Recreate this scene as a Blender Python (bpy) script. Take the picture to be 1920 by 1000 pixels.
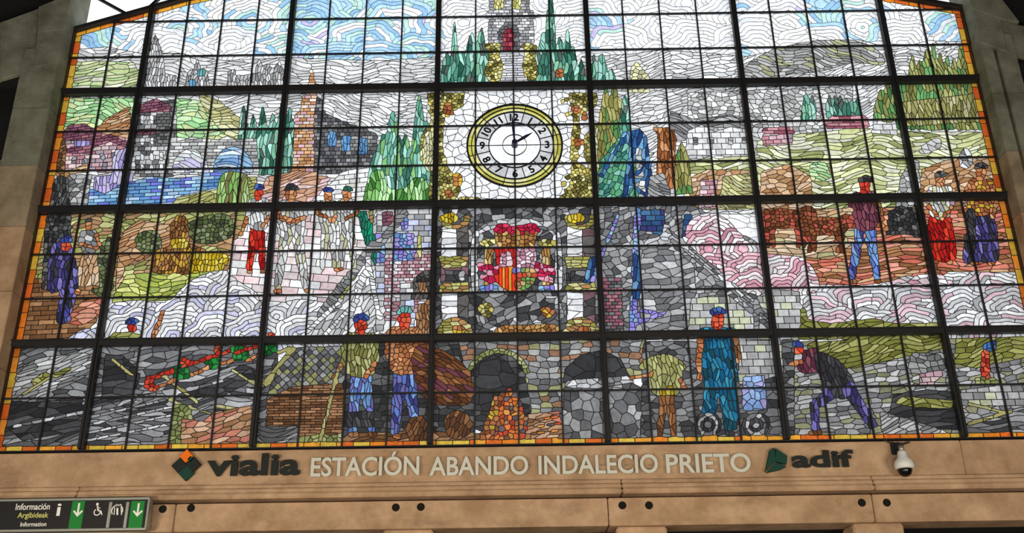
import bpy, bmesh, math, random
import numpy as np
from mathutils import Vector, Matrix
from mathutils.geometry import delaunay_2d_cdt

# ------------------------------------------------------------------ camera, world, lights
scene = bpy.context.scene
for o in list(bpy.data.objects):
    bpy.data.objects.remove(o)
COL = scene.collection

# origin: middle of the window sill, X along the wall, Y into the wall, Z up (metres)
F_PX, PITCH, YAW, ROLL = 1900.0, 0.41721, -0.00264, -0.0136
CAM = Vector((-0.02826, -14.58876, -3.62824))
FLOOR_Z = -5.28


def cam_axes():
    cy, sy, cp, sp = math.cos(YAW), math.sin(YAW), math.cos(PITCH), math.sin(PITCH)
    f = Vector((sy * cp, cy * cp, sp))
    r0 = Vector((cy, -sy, 0))
    u0 = r0.cross(f)
    cr, sr = math.cos(ROLL), math.sin(ROLL)
    return cr * r0 + sr * u0, -sr * r0 + cr * u0, f


RGT, UPV, FWD = cam_axes()
cd = bpy.data.cameras.new('camera')
cd.sensor_width = 36.0
cd.lens = F_PX / 1920.0 * 36.0
cd.clip_end = 400
cam = bpy.data.objects.new('camera', cd)
m = Matrix((RGT, UPV, -FWD)).transposed().to_4x4()
m.translation = CAM
cam.matrix_world = m
COL.objects.link(cam)
scene.camera = cam


def at(x, y, Y=0.0):
    """photo pixel (1920 x 1000) -> point on the vertical plane at depth Y"""
    d = FWD + RGT * ((x - 960) / F_PX) + UPV * ((500 - y) / F_PX)
    t = (Y - CAM.y) / d.y
    return CAM + d * t


# bright overcast daylight outside
w = bpy.data.worlds.new('World')
scene.world = w
w.use_nodes = True
nt = w.node_tree
bg = nt.nodes['Background']
tc = nt.nodes.new('ShaderNodeTexCoord')
sep = nt.nodes.new('ShaderNodeSeparateXYZ')
mr = nt.nodes.new('ShaderNodeMapRange')
mr.inputs['From Min'].default_value = -0.2
mr.inputs['From Max'].default_value = 0.6
mr.inputs['To Min'].default_value = 0.0
mr.inputs['To Max'].default_value = 1.0
rp = nt.nodes.new('ShaderNodeValToRGB')
rp.color_ramp.elements[0].color = (0.82, 0.86, 0.90, 1)
rp.color_ramp.elements[1].color = (1.0, 1.0, 1.0, 1)
nt.links.new(tc.outputs['Generated'], sep.inputs[0])
nt.links.new(sep.outputs['Z'], mr.inputs['Value'])
nt.links.new(mr.outputs[0], rp.inputs[0])
nt.links.new(rp.outputs[0], bg.inputs['Color'])
bg.inputs['Strength'].default_value = 1.55


def area(name, loc, size, power, col, target):
    l = bpy.data.lights.new(name, 'AREA')
    l.shape = 'RECTANGLE'
    l.size, l.size_y = size
    l.energy = power
    l.color = col
    o = bpy.data.objects.new(name, l)
    o.location = loc
    d = Vector(target) - Vector(loc)
    o.rotation_euler = d.to_track_quat('-Z', 'Y').to_euler()
    COL.objects.link(o)
    return o


# unseen uplights added below the view to brighten the beams and piers
for lx, pw in ((-8.0, 500), (-2.5, 270), (2.5, 280), (7.5, 370)):
    area('added_uplight', (lx, -10.0, -3.6), (2.6, 0.8), pw, (1.0, 0.88, 0.72), (lx, 0, 1.0))

vs = scene.view_settings
vs.view_transform = 'Standard'
vs.look = 'None'
vs.exposure = 0.0
vs.gamma = 1.0
vs.use_curve_mapping = False


# ------------------------------------------------------------------ helpers
def lin(c):
    r = []
    for v in c[:3]:
        v = v / 255.0
        r.append(v / 12.92 if v <= 0.04045 else ((v + 0.055) / 1.055) ** 2.4)
    return r


def tag(o, label=None, cat=None, group=None, kind=None):
    if label: o['label'] = label
    if cat: o['category'] = cat
    if group: o['group'] = group
    if kind: o['kind'] = kind
    return o


def mat(name, rgb, rough=0.7, metal=0.0, noise=None, bump=0.0, scale=3.0, spec=0.3, stain=0.0):
    mt = bpy.data.materials.new(name)
    mt.use_nodes = True
    n = mt.node_tree
    b = n.nodes['Principled BSDF']
    b.inputs['Base Color'].default_value = (*lin(rgb), 1)
    b.inputs['Roughness'].default_value = rough
    b.inputs['Metallic'].default_value = metal
    b.inputs['Specular IOR Level'].default_value = spec
    if noise:
        g = n.nodes.new('ShaderNodeNewGeometry')
        t = n.nodes.new('ShaderNodeTexNoise')
        t.inputs['Scale'].default_value = scale
        t.inputs['Detail'].default_value = 8
        t.inputs['Roughness'].default_value = 0.65
        r = n.nodes.new('ShaderNodeValToRGB')
        r.color_ramp.elements[0].position = 0.35
        r.color_ramp.elements[1].position = 0.68
        r.color_ramp.elements[0].color = (*lin(noise), 1)
        r.color_ramp.elements[1].color = (*lin(rgb), 1)
        n.links.new(g.outputs['Position'], t.inputs['Vector'])
        n.links.new(t.outputs[0], r.inputs[0])
        n.links.new(r.outputs[0], b.inputs['Base Color'])
        if stain:
            t3 = n.nodes.new('ShaderNodeTexNoise')
            t3.inputs['Scale'].default_value = 0.9
            t3.inputs['Detail'].default_value = 10
            t3.inputs['Roughness'].default_value = 0.75
            mp = n.nodes.new('ShaderNodeMapping')
            mp.inputs['Scale'].default_value = (1.0, 1.0, 2.2)
            r3 = n.nodes.new('ShaderNodeMapRange')
            r3.inputs['From Min'].default_value = 0.28
            r3.inputs['From Max'].default_value = 0.46
            r3.inputs['To Min'].default_value = stain
            r3.inputs['To Max'].default_value = 1.0
            m3 = n.nodes.new('ShaderNodeMix')
            m3.data_type = 'RGBA'
            m3.blend_type = 'MULTIPLY'
            m3.inputs['Factor'].default_value = 1.0
            n.links.new(g.outputs['Position'], mp.inputs['Vector'])
            n.links.new(mp.outputs[0], t3.inputs['Vector'])
            n.links.new(t3.outputs[0], r3.inputs['Value'])
            n.links.new(r.outputs[0], m3.inputs[6])
            n.links.new(r3.outputs[0], m3.inputs[7])
            n.links.new(m3.outputs[2], b.inputs['Base Color'])
        if bump:
            t2 = n.nodes.new('ShaderNodeTexNoise')
            t2.inputs['Scale'].default_value = scale * 9
            t2.inputs['Detail'].default_value = 6
            bp = n.nodes.new('ShaderNodeBump')
            bp.inputs['Strength'].default_value = bump
            bp.inputs['Distance'].default_value = 0.02
            n.links.new(g.outputs['Position'], t2.inputs['Vector'])
            n.links.new(t2.outputs[0], bp.inputs['Height'])
            n.links.new(bp.outputs[0], b.inputs['Normal'])
    return mt


def glass_mat():
    mt = bpy.data.materials.new('stained_glass')
    mt.use_nodes = True
    n = mt.node_tree
    n.nodes.clear()
    out = n.nodes.new('ShaderNodeOutputMaterial')
    at_ = n.nodes.new('ShaderNodeAttribute')
    at_.attribute_name = 'glass_color'
    g = n.nodes.new('ShaderNodeNewGeometry')
    t = n.nodes.new('ShaderNodeTexNoise')
    t.inputs['Scale'].default_value = 16.0
    t.inputs['Detail'].default_value = 4
    r = n.nodes.new('ShaderNodeMapRange')
    r.inputs['From Min'].default_value = 0.3
    r.inputs['From Max'].default_value = 0.62
    r.inputs['To Min'].default_value = 0.72
    r.inputs['To Max'].default_value = 1.0
    mx = n.nodes.new('ShaderNodeMix')
    mx.data_type = 'RGBA'
    mx.blend_type = 'MULTIPLY'
    mx.inputs['Factor'].default_value = 1.0
    tr = n.nodes.new('ShaderNodeBsdfTranslucent')
    gl = n.nodes.new('ShaderNodeBsdfGlossy')
    gl.inputs['Roughness'].default_value = 0.25
    ms = n.nodes.new('ShaderNodeMixShader')
    ms.inputs[0].default_value = 0.02
    n.links.new(g.outputs['Position'], t.inputs['Vector'])
    n.links.new(t.outputs[0], r.inputs['Value'])
    n.links.new(at_.outputs['Color'], mx.inputs[6])
    n.links.new(r.outputs[0], mx.inputs[7])
    n.links.new(mx.outputs[2], tr.inputs['Color'])
    n.links.new(tr.outputs[0], ms.inputs[1])
    n.links.new(gl.outputs[0], ms.inputs[2])
    n.links.new(ms.outputs[0], out.inputs[0])
    return mt


def clear_mat():
    mt = bpy.data.materials.new('clear_glass')
    mt.use_nodes = True
    n = mt.node_tree
    n.nodes.clear()
    out = n.nodes.new('ShaderNodeOutputMaterial')
    t = n.nodes.new('ShaderNodeBsdfTransparent')
    t.inputs[0].default_value = (0.93, 0.95, 0.97, 1)
    gl = n.nodes.new('ShaderNodeBsdfGlossy')
    gl.inputs['Roughness'].default_value = 0.1
    ms = n.nodes.new('ShaderNodeMixShader')
    ms.inputs[0].default_value = 0.04
    n.links.new(t.outputs[0], ms.inputs[1])
    n.links.new(gl.outputs[0], ms.inputs[2])
    n.links.new(ms.outputs[0], out.inputs[0])
    return mt


M = dict(
    concrete=mat('board_marked_concrete', (200, 168, 136), 0.9, noise=(160, 130, 100), bump=0.35, scale=2.2, stain=0.62),
    concrete_mid=mat('shaded_tan_concrete', (176, 160, 134), 0.9, noise=(132, 120, 98), bump=0.35, scale=2.2, stain=0.64),  # same concrete, part of the upward dimming put into its colour
    concrete_grey=mat('shaded_grey_concrete', (150, 152, 136), 0.92, noise=(108, 110, 94), bump=0.35, scale=2.4, stain=0.66),  # same concrete, dimness of the upper wall put into its colour
    steel=mat('dark_painted_steel', (38, 38, 40), 0.55, spec=0.35),
    lead=mat('lead_came', (30, 30, 32), 0.6, spec=0.3),
    dark=mat('dark_lining', (34, 34, 34), 0.9),
    roof=mat('dark_roof_sheet', (36, 36, 36), 0.85),
    floor=mat('grey_stone_floor', (150, 142, 132), 0.5, noise=(128, 120, 110), scale=2.0),
    hole=mat('hole_shade', (24, 20, 16), 0.95),  # near-black colour for the shade inside the drilled holes
    letter=mat('pale_metal_letter', (206, 208, 196), 0.4, spec=0.5),
    letter_dark=mat('charcoal_letter', (30, 34, 32), 0.45),
    letter_green=mat('dark_green_letter', (14, 62, 50), 0.45),
    orange=mat('orange_enamel', (240, 118, 24), 0.45),
    yellow=mat('yellow_enamel', (246, 190, 40), 0.45),
    signblack=mat('black_sign_panel', (30, 30, 32), 0.5),
    signgreen=mat('green_sign_panel', (20, 128, 48), 0.5),
    signtext=mat('white_sign_print', (238, 238, 232), 0.5),
    signyellow=mat('pale_yellow_print', (206, 208, 120), 0.5),
    alu=mat('brushed_aluminium_frame', (168, 170, 160), 0.4, metal=0.6),
    camwhite=mat('white_camera_housing', (222, 224, 222), 0.4),
    camdark=mat('smoked_dome', (12, 12, 14), 0.12, spec=0.6),
    glass=glass_mat(),
    clear=clear_mat(),
    hand=mat('clock_hand_enamel', (40, 38, 66), 0.4),
)


def mesh_obj(name, verts, faces, material, parent=None):
    me = bpy.data.meshes.new(name)
    me.from_pydata([tuple(v) for v in verts], [], faces)
    me.update()
    if material: me.materials.append(material)
    o = bpy.data.objects.new(name, me)
    COL.objects.link(o)
    if parent is not None:
        o.parent = parent
    return o


def empty(name, loc=(0, 0, 0)):
    o = bpy.data.objects.new(name, None)
    o.location = loc
    o.empty_display_size = 0.2
    COL.objects.link(o)
    return o


def bm_obj(name, bm, material, parent=None, loc=(0, 0, 0)):
    me = bpy.data.meshes.new(name)
    bmesh.ops.recalc_face_normals(bm, faces=bm.faces[:])
    bm.to_mesh(me)
    bm.free()
    if material: me.materials.append(material)
    o = bpy.data.objects.new(name, me)
    o.location = loc
    COL.objects.link(o)
    if parent is not None:
        o.parent = parent
    return o


def bm_box(bm, x0, x1, y0, y1, z0, z1, bevel=0.0):
    r = bmesh.ops.create_cube(bm, size=1.0)
    vs_ = r['verts']
    for v in vs_:
        v.co = Vector(((x0 + x1) / 2 + v.co.x * (x1 - x0), (y0 + y1) / 2 + v.co.y * (y1 - y0),
                       (z0 + z1) / 2 + v.co.z * (z1 - z0)))
    if bevel:
        ed = list({e for v in vs_ for e in v.link_edges})
        bmesh.ops.bevel(bm, geom=ed, offset=bevel, segments=2, affect='EDGES')


def box(name, x0, x1, y0, y1, z0, z1, material, parent=None, bevel=0.0):
    bm = bmesh.new()
    bm_box(bm, x0, x1, y0, y1, z0, z1, bevel)
    return bm_obj(name, bm, material, parent)


def prism(name, pts, y0, y1, material, parent=None, bevel=0.0):
    """outline in (x, z), extruded from y0 to y1"""
    bm = bmesh.new()
    vs_ = [bm.verts.new((p[0], y0, p[1])) for p in pts]
    f = bm.faces.new(vs_)
    r = bmesh.ops.extrude_face_region(bm, geom=[f])
    for v in r['geom']:
        if isinstance(v, bmesh.types.BMVert): v.co.y = y1
    if bevel:
        bmesh.ops.bevel(bm, geom=bm.edges[:], offset=bevel, segments=1, affect='EDGES')
    return bm_obj(name, bm, material, parent)


def bar(name, a, b, wd, dp, material, parent=None):
    """rectangular bar from a to b: wd wide in the wall plane, dp deep along Y"""
    a, b = Vector(a), Vector(b)
    d = (b - a).normalized()
    s = d.cross(Vector((0, 1, 0))).normalized() * wd / 2
    t = Vector((0, dp / 2, 0))
    v = [a - s - t, a + s - t, a + s + t, a - s + t, b - s - t, b + s - t, b + s + t, b - s + t]
    f = [(0, 1, 2, 3), (7, 6, 5, 4), (0, 4, 5, 1), (1, 5, 6, 2), (2, 6, 7, 3), (3, 7, 4, 0)]
    return mesh_obj(name, v, f, material, parent)


def text_mesh(body, size=1.0, depth=0.02, bold=0.0):
    cu = bpy.data.curves.new('text', 'FONT')
    cu.body = body
    cu.size = size
    cu.extrude = depth / 2
    cu.offset = bold
    cu.resolution_u = 4
    o = bpy.data.objects.new('text', cu)
    COL.objects.link(o)
    dg = bpy.context.evaluated_depsgraph_get()
    me = bpy.data.meshes.new_from_object(o.evaluated_get(dg))
    bpy.data.objects.remove(o)
    return me


def fit_text(name, body, x0, x1, z0, z1, y, material, parent, depth=0.03, bold=0.0, shear=0.0, capref=None):
    """one mesh per character, the row fitted to x0..x1 and z0..z1 on the plane y"""
    ref = text_mesh(capref or body, 1.0, 0.02, bold)
    rz = [v.co.y for v in ref.vertices]
    za, zb = min(rz), max(rz)
    full = text_mesh(body, 1.0, 0.02, bold)
    rx = [v.co.x for v in full.vertices]
    xa, xb = min(rx), max(rx)
    sx, sz = (x1 - x0) / (xb - xa), (z1 - z0) / (zb - za)
    out = []
    for i, ch in enumerate(body):
        if ch == ' ': continue
        me = text_mesh(ch, 1.0, 0.02, bold)
        cw = [v.co.x for v in me.vertices]
        pre = text_mesh(body[:i + 1], 1.0, 0.02, bold)
        end = max(v.co.x for v in pre.vertices)
        off = end - max(cw)
        for v in me.vertices:
            lx, lz, ly = v.co.x + off - xa, v.co.y - za, v.co.z
            v.co = Vector((x0 + lx * sx + shear * (lz * sz), y - ly / 0.02 * depth, z0 + lz * sz))
        me.name = name
        me.materials.clear()
        me.materials.append(material)
        o = bpy.data.objects.new(name, me)
        COL.objects.link(o)
        o.parent = parent
        out.append(o)
        bpy.data.meshes.remove(pre)
    bpy.data.meshes.remove(full)
    bpy.data.meshes.remove(ref)
    return out


# ------------------------------------------------------------------ the setting
XL, XR = -7.70, 7.92                                   # glass edges
MULL = [-6.39, -3.89, -1.30, 1.30, 3.905, 6.49]        # heavy mullions
TRAN = [1.645, 3.935, 6.185]                           # heavy transoms
TOP = [(XL, 7.50), (-5.82, 8.15), (-3.9, 8.62), (-1.3, 8.92), (1.3, 8.95), (3.9, 8.68), (5.85, 8.20), (XR, 7.68)]
ZL = [0.80, 2.41, 3.17, 4.69, 5.44, 6.94, 7.69, 8.45]  # thin horizontal bars


def top_z(x):
    for (xa, za), (xb, zb) in zip(TOP, TOP[1:]):
        if xa <= x <= xb: return za + (zb - za) * (x - xa) / (xb - xa)
    return TOP[0][1] if x < XL else TOP[-1][1]


# floor, roof and side walls of the hall
f = box('floor', -16, 16, -60, 3.0, FLOOR_Z - 0.2, FLOOR_Z, M['floor'])
tag(f, 'pale stone floor of the station hall', 'floor', kind='structure')
ce = prism('ceiling', [(-13, 9.3), (-8.5, 11.0), (0, 12.4), (8.5, 11.0), (13, 9.3), (13, 9.6), (8.5, 11.3), (0, 12.7), (-8.5, 11.3), (-13, 9.6)],
           -60, 0.36, M['roof'])
tag(ce, 'dark vaulted roof sheeting over the hall', 'ceiling', kind='structure')
for s, nm in ((-1, 'left'), (1, 'right')):
    xo = 13.0 * s
    wl = box('wall_' + nm, min(xo, xo + .3 * s), max(xo, xo + .3 * s), -60, 3.0, FLOOR_Z, 9.6, M['dark'])
    tag(wl, 'dark side wall of the hall beside the ' + ('black information sign' if s < 0 else 'surveillance camera'), 'wall', kind='structure')

# concrete piers that frame the glass
YP = -0.35
pier = empty('wall_pier_left', (XL - .3, 0, FLOOR_Z))


def pier_poly(pxs, Y):
    return [(at(x, y, Y).x, at(x, y, Y).z) for x, y in pxs]


def build_pier(nm, s, xi, xo, label):
    root = empty('wall_' + nm + '_pier', (0, 0, 0))
    tag(root, label, 'pier', kind='structure')
    a, b = min(xi, xo), max(xi, xo)
    zs = [FLOOR_Z, -3.0, -1.2, 0.0, 1.2, 2.4, 3.5, 4.6, 5.7, 6.9]
    for z0, z1 in zip(zs, zs[1:]):                      # cast lifts with fine joints
        d = random.uniform(-.006, .006)
        mt = M['concrete' if z0 < 3.4 else 'concrete_mid' if z0 < 4.5 else 'concrete_grey']  # higher lifts darker: fading light put into the concrete colour
        if s > 0:                                       # a shadow groove splits this pier
            box('concrete_lift', a, a + .20, YP + d, 0.35, z0 + .004, z1 - .004, mt, root, .008)
            box('concrete_lift', a + .20, a + .26, YP + .10, 0.35, z0, z1, mt, root)
            box('concrete_lift', a + .26, b, YP + d, 0.35, z0 + .004, z1 - .004, mt, root, .008)
        else:
            box('concrete_lift', a, b, YP + d, 0.35, z0 + .004, z1 - .004, mt, root, .008)
    return root


bpy.data.objects.remove(pier)
random.seed(3)
PL = build_pier('left', -1, XL, XL - 0.62, 'tan and grey concrete pier left of the glass above the information sign')
PR = build_pier('right', 1, XR, XR + 0.57, 'olive grey concrete pier with a long vertical groove right of the glass')

# haunches: the concrete ribs that spring from the piers towards the roof
hl = empty('wall_left_haunch')
tag(hl, 'dark grey concrete haunch curving up from the pier to the roof', 'concrete rib', kind='structure')
LH = [[(-420, 292), (0, 146), (-2, 40), (-420, 209)],
      [(0, 146), (62, 127), (72, 13), (-2, 40)],
      [(62, 127), (127, 118), (146, 55), (70, 62)],
      [(70, 62), (146, 55), (150, 0), (152, -60), (120, -60), (104, 0), (72, 13)]]
for i, c in enumerate(LH):
    prism('concrete_block', [(min(x, XL - .01), z) for x, z in pier_poly(c, YP)], YP + (.03 if i < 2 else -.01), YP + .12 if i < 2 else 0.35, M['concrete_grey'], hl, .010)
q = pier_poly([(152, -60), (120, -60)], YP)
q[0] = (XL - .01, q[0][1])
prism('concrete_rib', [q[0], (-7.0, 9.9), (-4.0, 10.6), (0, 11.0), (0, 11.7), (-4.2, 11.4), (-7.6, 10.7), q[1]], YP, 0.35, M['concrete_grey'], hl, .01)
hr = empty('wall_right_haunch')
tag(hr, 'dark grey concrete haunch above the pier beside the surveillance camera side', 'concrete rib', kind='structure')
hr['label'] = 'dark grey concrete haunch over the grooved pier'
RH = [[(1890, 98), (2380, 196), (2380, 142), (1876, 36)],
      [(1815, 80), (1890, 98), (1876, 36), (1800, 17)],
      [(1800, 17), (1876, 36), (1912, 42), (1880, 0), (1860, -60), (1800, -60), (1796, 0)]]
for i, c in enumerate(RH):
    prism('concrete_block', [(max(x, XR + .01), z) for x, z in pier_poly(c, YP)], YP + (.04 if i == 0 else -.01), YP + .12 if i == 0 else 0.35, M['concrete_grey'], hr, .010)
q = pier_poly([(1800, -60), (1860, -60)], YP)
q[0] = (XR + .01, q[0][1])
prism('concrete_rib', [q[0], (7.2, 10.0), (4.0, 10.6), (0, 11.0), (0, 11.7), (4.2, 11.4), (7.8, 10.7), q[1]], YP, 0.35, M['concrete_grey'], hr, .01)

# recessed dark galleries beyond the piers
for s, nm, x0, x1 in ((-1, 'left', -12.9, -8.34), (1, 'right', 8.5, 12.9)):
    g = empty('wall_' + nm + '_gallery')
    tag(g, 'dark recessed gallery wall beyond the ' + ('plain' if s < 0 else 'grooved') + ' concrete pier', 'wall', kind='structure')
    box('back_panel', x0, x1, 0.55, 0.7, FLOOR_Z, 11.0, M['dark'], g)
    for z in (5.0, 3.6, 2.2, .8):
        box('concrete_rail', x0, x1, 0.38, 0.5, z, z + .14, M['concrete_grey'], g, .01)
    for k in range(3):
        xx = x0 + .6 + k * 1.5
        box('gallery_post', xx, xx + .14, .3, .5, FLOOR_Z, 6.1, M['concrete_grey'], g, .01)

# the concrete beams under the glass
YB = -0.28
fb = empty('wall_fascia')
tag(fb, 'tan concrete fascia beam carrying the raised station lettering', 'concrete beam', kind='structure')
zt = at(808, 840, YB).z
zm = at(808, 905, YB).z
zg = at(808, 936, YB).z
zb = at(808, 992, YB).z
joints = [-13, at(1808, 870, YB).x, 13]
for a, b in zip(joints, joints[1:]):
    box('fascia_block', a + .003, b - .003, YB, 0.3, zm, zt, M['concrete'], fb, .01)
mo = empty('trim_1')
tag(mo, 'stepped tan concrete moulding between the fascia and the lower beam', 'moulding', kind='structure')
jl = [-13, -6.2, at(1165, 920, YB).x, at(1635, 920, YB).x, 13]
for a, b in zip(jl, jl[1:]):
    zz = (zm - zg) / 3
    box('moulding', a + .004, b - .004, YB - .05, 0.25, zg + zz * 2.1, zm - .006, M['concrete'], mo, .012)
    box('moulding', a + .004, b - .004, YB - .10, 0.25, zg + zz * 1.2, zg + zz * 2.05, M['concrete'], mo, .012)
    box('moulding', a + .004, b - .004, YB - .14, 0.25, zg + .015, zg + zz * 1.15, M['concrete'], mo, .014)
lb = empty('wall_lower_beam')
tag(lb, 'tan concrete lower beam with pairs of dark drilled holes', 'concrete beam', kind='structure')
holes = [(305, 955), (358, 953), (742, 952), (789, 951), (1167, 948), (1217, 948), (1616, 943), (1663, 943)]
jb = [-13, at(330, 960, YB).x, at(1140, 960, YB).x, at(1637, 960, YB).x, 13]
for a, b in zip(jb, jb[1:]):
    box('beam_block', a + .006, b - .006, YB - .04, 0.25, zb, zg - .03, M['concrete'], lb, .01)
for hx, hy in holes:
    p = at(hx, hy, YB - .045)
    bm = bmesh.new()
    n = 16
    ri, ro = 0.042, 0.056
    # flat dark disc as the shade inside a hole, with a proud chipped rim
    vi = [bm.verts.new((p.x + ri * math.cos(2 * math.pi * k / n), YB - .043, p.z + ri * math.sin(2 * math.pi * k / n))) for k in range(n)]
    bm.faces.new(vi)
    vo = [bm.verts.new((p.x + ro * math.cos(2 * math.pi * k / n), YB - .041, p.z + ro * math.sin(2 * math.pi * k / n))) for k in range(n)]
    v2 = [bm.verts.new((v.co.x, YB - .05, v.co.z)) for v in vi]
    for k in range(n):
        j = (k + 1) % n
        bm.faces.new((vo[k], vo[j], v2[j], v2[k]))
        bm.faces.new((v2[k], v2[j], vi[j], vi[k]))
    bm_obj('drilled_hole', bm, M['hole'], lb)

pil = [(-6.2, 355), (0, 768), (0, 1200), (0, 1638), (0, 2060), (0, -70)]
for i, (_, px) in enumerate(pil):
    x = at(px, 990, 0).x
    nmx = ['under the diamond emblem', 'under the station name, left of its middle', 'under the station name, right of its middle', 'under the surveillance camera', 'under the grooved pier', 'under the information sign'][i]
    p = box('wall_pillar', x - .35, x + .35, -.2, .3, FLOOR_Z, zb, M['concrete'], None, .02)
    tag(p, 'tan concrete pillar ' + nmx, 'pillar', kind='structure')
bw = box('wall_back', -13, 13, 2.6, 2.9, FLOOR_Z, zb + .2, M['dark'])
tag(bw, 'dark back wall of the passage under the beams', 'wall', kind='structure')
sf = box('ceiling_passage', -13, 13, 0.3, 2.9, zb, zb + .25, M['dark'])
tag(sf, 'dark soffit of the passage under the beams', 'ceiling', kind='structure')
for s, nm in ((-1, 'left'), (1, 'right')):
    c = [(13 * s, 6.0), (8.5 * s, 6.6), (8.1 * s, 7.9), (8.0 * s, 9.0), (7.6 * s, 10.3), (4.2 * s, 11.25), (0, 11.55), (0, 12.9), (13 * s, 12.9)]
    o = prism('wall_gable_' + nm, c, 0.05, 0.34, M['roof'])
    tag(o, 'dark gable wall above the haunch of the ' + ('plain' if s < 0 else 'grooved') + ' pier', 'wall', kind='structure')

# ------------------------------------------------------------------ the leaded picture
# A label raster of the glass plane: every cell gets a region (what is pictured) and a
# lead pattern cell; connected cells become glass pieces, their borders lead cames.
RES = 0.0075
PS = 0.78                       # overall scale of the lead pattern
GX0, GZ0 = XL, -0.01
GW, GH = int(round((XR - XL) / RES)), int(round(9.0 / RES))
cx = GX0 + (np.arange(GW) + .5) * RES
cz = GZ0 + (np.arange(GH) + .5) * RES
CX, CZ = np.meshgrid(cx, cz)
PU = 119.0                      # lead patterns are laid out in units of 1/119 m
UU, VV = CX * PU, CZ * PU
reg = np.zeros((GH, GW), np.int32)
REG = [dict(name='none', pat=None, pal=None)]


def hsh(a, b, seed):
    h = (np.asarray(a).astype(np.int64) * 374761393 + np.asarray(b).astype(np.int64) * 668265263 + seed * 974634317) & 0x7fffffff
    h = (h ^ (h >> 13)) * 1274126177 & 0x7fffffff
    return (h ^ (h >> 16)) & 0x7fffffff


def vor(sx, sy, ang=0.0, warp=0.0, wl=60.0, jit=.8):
    def fn(u, v, seed):
        if warp:
            u2 = u + warp * np.sin(v / wl * 2.1 + seed) + warp * .6 * np.sin((u * .5 + v) / wl * 4.3 + seed * 2)
            v2 = v + warp * np.sin(u / wl * 1.7 + seed * 1.3) + warp * .6 * np.sin((u - v * .6) / wl * 3.9 + seed)
        else:
            u2, v2 = u, v
        c, s = math.cos(ang), math.sin(ang)
        a = (u2 * c + v2 * s) / (sx * PS)
        b = (-u2 * s + v2 * c) / (sy * PS)
        ia, ib = np.floor(a), np.floor(b)
        best = np.full(a.shape, 1e9)
        bid = np.zeros(a.shape, np.int64)
        for da in (-1, 0, 1):
            for db in (-1, 0, 1):
                ga, gb = ia + da, ib + db
                pa = ga + .5 + jit * (hsh(ga, gb, seed) / 2147483647.0 - .5)
                pb = gb + .5 + jit * (hsh(ga, gb, seed + 77) / 2147483647.0 - .5)
                d = (a - pa) ** 2 + (b - pb) ** 2
                k = d < best
                best[k] = d[k]
                bid[k] = hsh(ga, gb, seed + 5)[k]
        return bid
    return fn


def brick(wd, ht, ang=0.0, var=.25, pb=.85):
    def fn(u, v, seed):
        c, s = math.cos(ang), math.sin(ang)
        a, b = u * c + v * s, -u * s + v * c
        r = np.floor(b / (ht * pb))
        off = (r % 2) * .5 + var * hsh(r, r * 0, seed) / 2147483647.0
        return hsh(np.floor(a / (wd * pb) + off), r, seed)
    return fn


def scallop(circles, step, base, sect=26.0):
    """overlapping discs of concentric rings (clouds, steam) over a base pattern"""
    def fn(u, v, seed):
        out = base(u, v, seed)
        for k, (x, y, R, hgt) in enumerate(circles):
            p = at(x, y)
            du, dv = u - p.x * PU, (v - p.z * PU) / hgt
            r = np.hypot(du, dv)
            th = np.arctan2(dv, du)
            wob = 1 + .06 * np.sin(th * 5 + k * 1.7) + .04 * np.sin(th * 9 + k)
            r = r / wob
            i = r < R
            ring = np.floor((R - r[i]) / step)
            rr = np.maximum(R - (ring + .5) * step, 2.0)
            ns = np.maximum(np.round(2 * math.pi * rr / sect), 1)
            ph = hsh(ring, ring * 0 + k, seed) / 2147483647.0
            sec = np.floor(((th[i] / (2 * math.pi)) % 1.0 + ph) % 1.0 * ns)
            out[i] = hsh(ring * 64 + sec, ring * 0 + k + 1, seed + 9)
        return out
    return fn


def R(name, pat, *pal, jit=.2):
    REG.append(dict(name=name, pat=pat, pal=pal, jit=jit))
    return len(REG) - 1


def px2g(pts):
    o = []
    for x, y in pts:
        p = at(x, y)
        o.append(((p.x - GX0) / RES, (p.z - GZ0) / RES))
    return o


def smooth_pts(pts, n=5):
    o = []
    N = len(pts)
    for i in range(N):
        p0, p1, p2, p3 = (np.array(pts[(i + k) % N], float) for k in (-1, 0, 1, 2))
        for k in range(n):
            t = k / n
            o.append(tuple(.5 * ((2 * p1) + (-p0 + p2) * t + (2 * p0 - 5 * p1 + 4 * p2 - p3) * t * t + (-p0 + 3 * p1 - 3 * p2 + p3) * t ** 3)))
    return o


def fill_g(r, g):
    g = np.array(g)
    x0, x1 = int(max(0, math.floor(g[:, 0].min()))), int(min(GW, math.ceil(g[:, 0].max()) + 1))
    y0, y1 = int(max(0, math.floor(g[:, 1].min()))), int(min(GH, math.ceil(g[:, 1].max()) + 1))
    if x1 <= x0 or y1 <= y0: return
    X, Y = np.meshgrid(np.arange(x0, x1) + .5, np.arange(y0, y1) + .5)
    ins = np.zeros(X.shape, bool)
    n = len(g)
    for i in range(n):
        xa, ya = g[i]
        xb, yb = g[(i + 1) % n]
        if ya == yb: continue
        c = ((ya > Y) != (yb > Y)) & (X < (xb - xa) * (Y - ya) / (yb - ya) + xa)
        ins ^= c
    reg[y0:y1, x0:x1][ins] = r


def P(r, *pts, s=False):
    fill_g(r, px2g(smooth_pts(pts) if s else pts))


def S(r, *pts): P(r, *pts, s=True)


def B(r, x0, y0, x1, y1): P(r, (x0, y0), (x1, y0), (x1, y1), (x0, y1))


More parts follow.
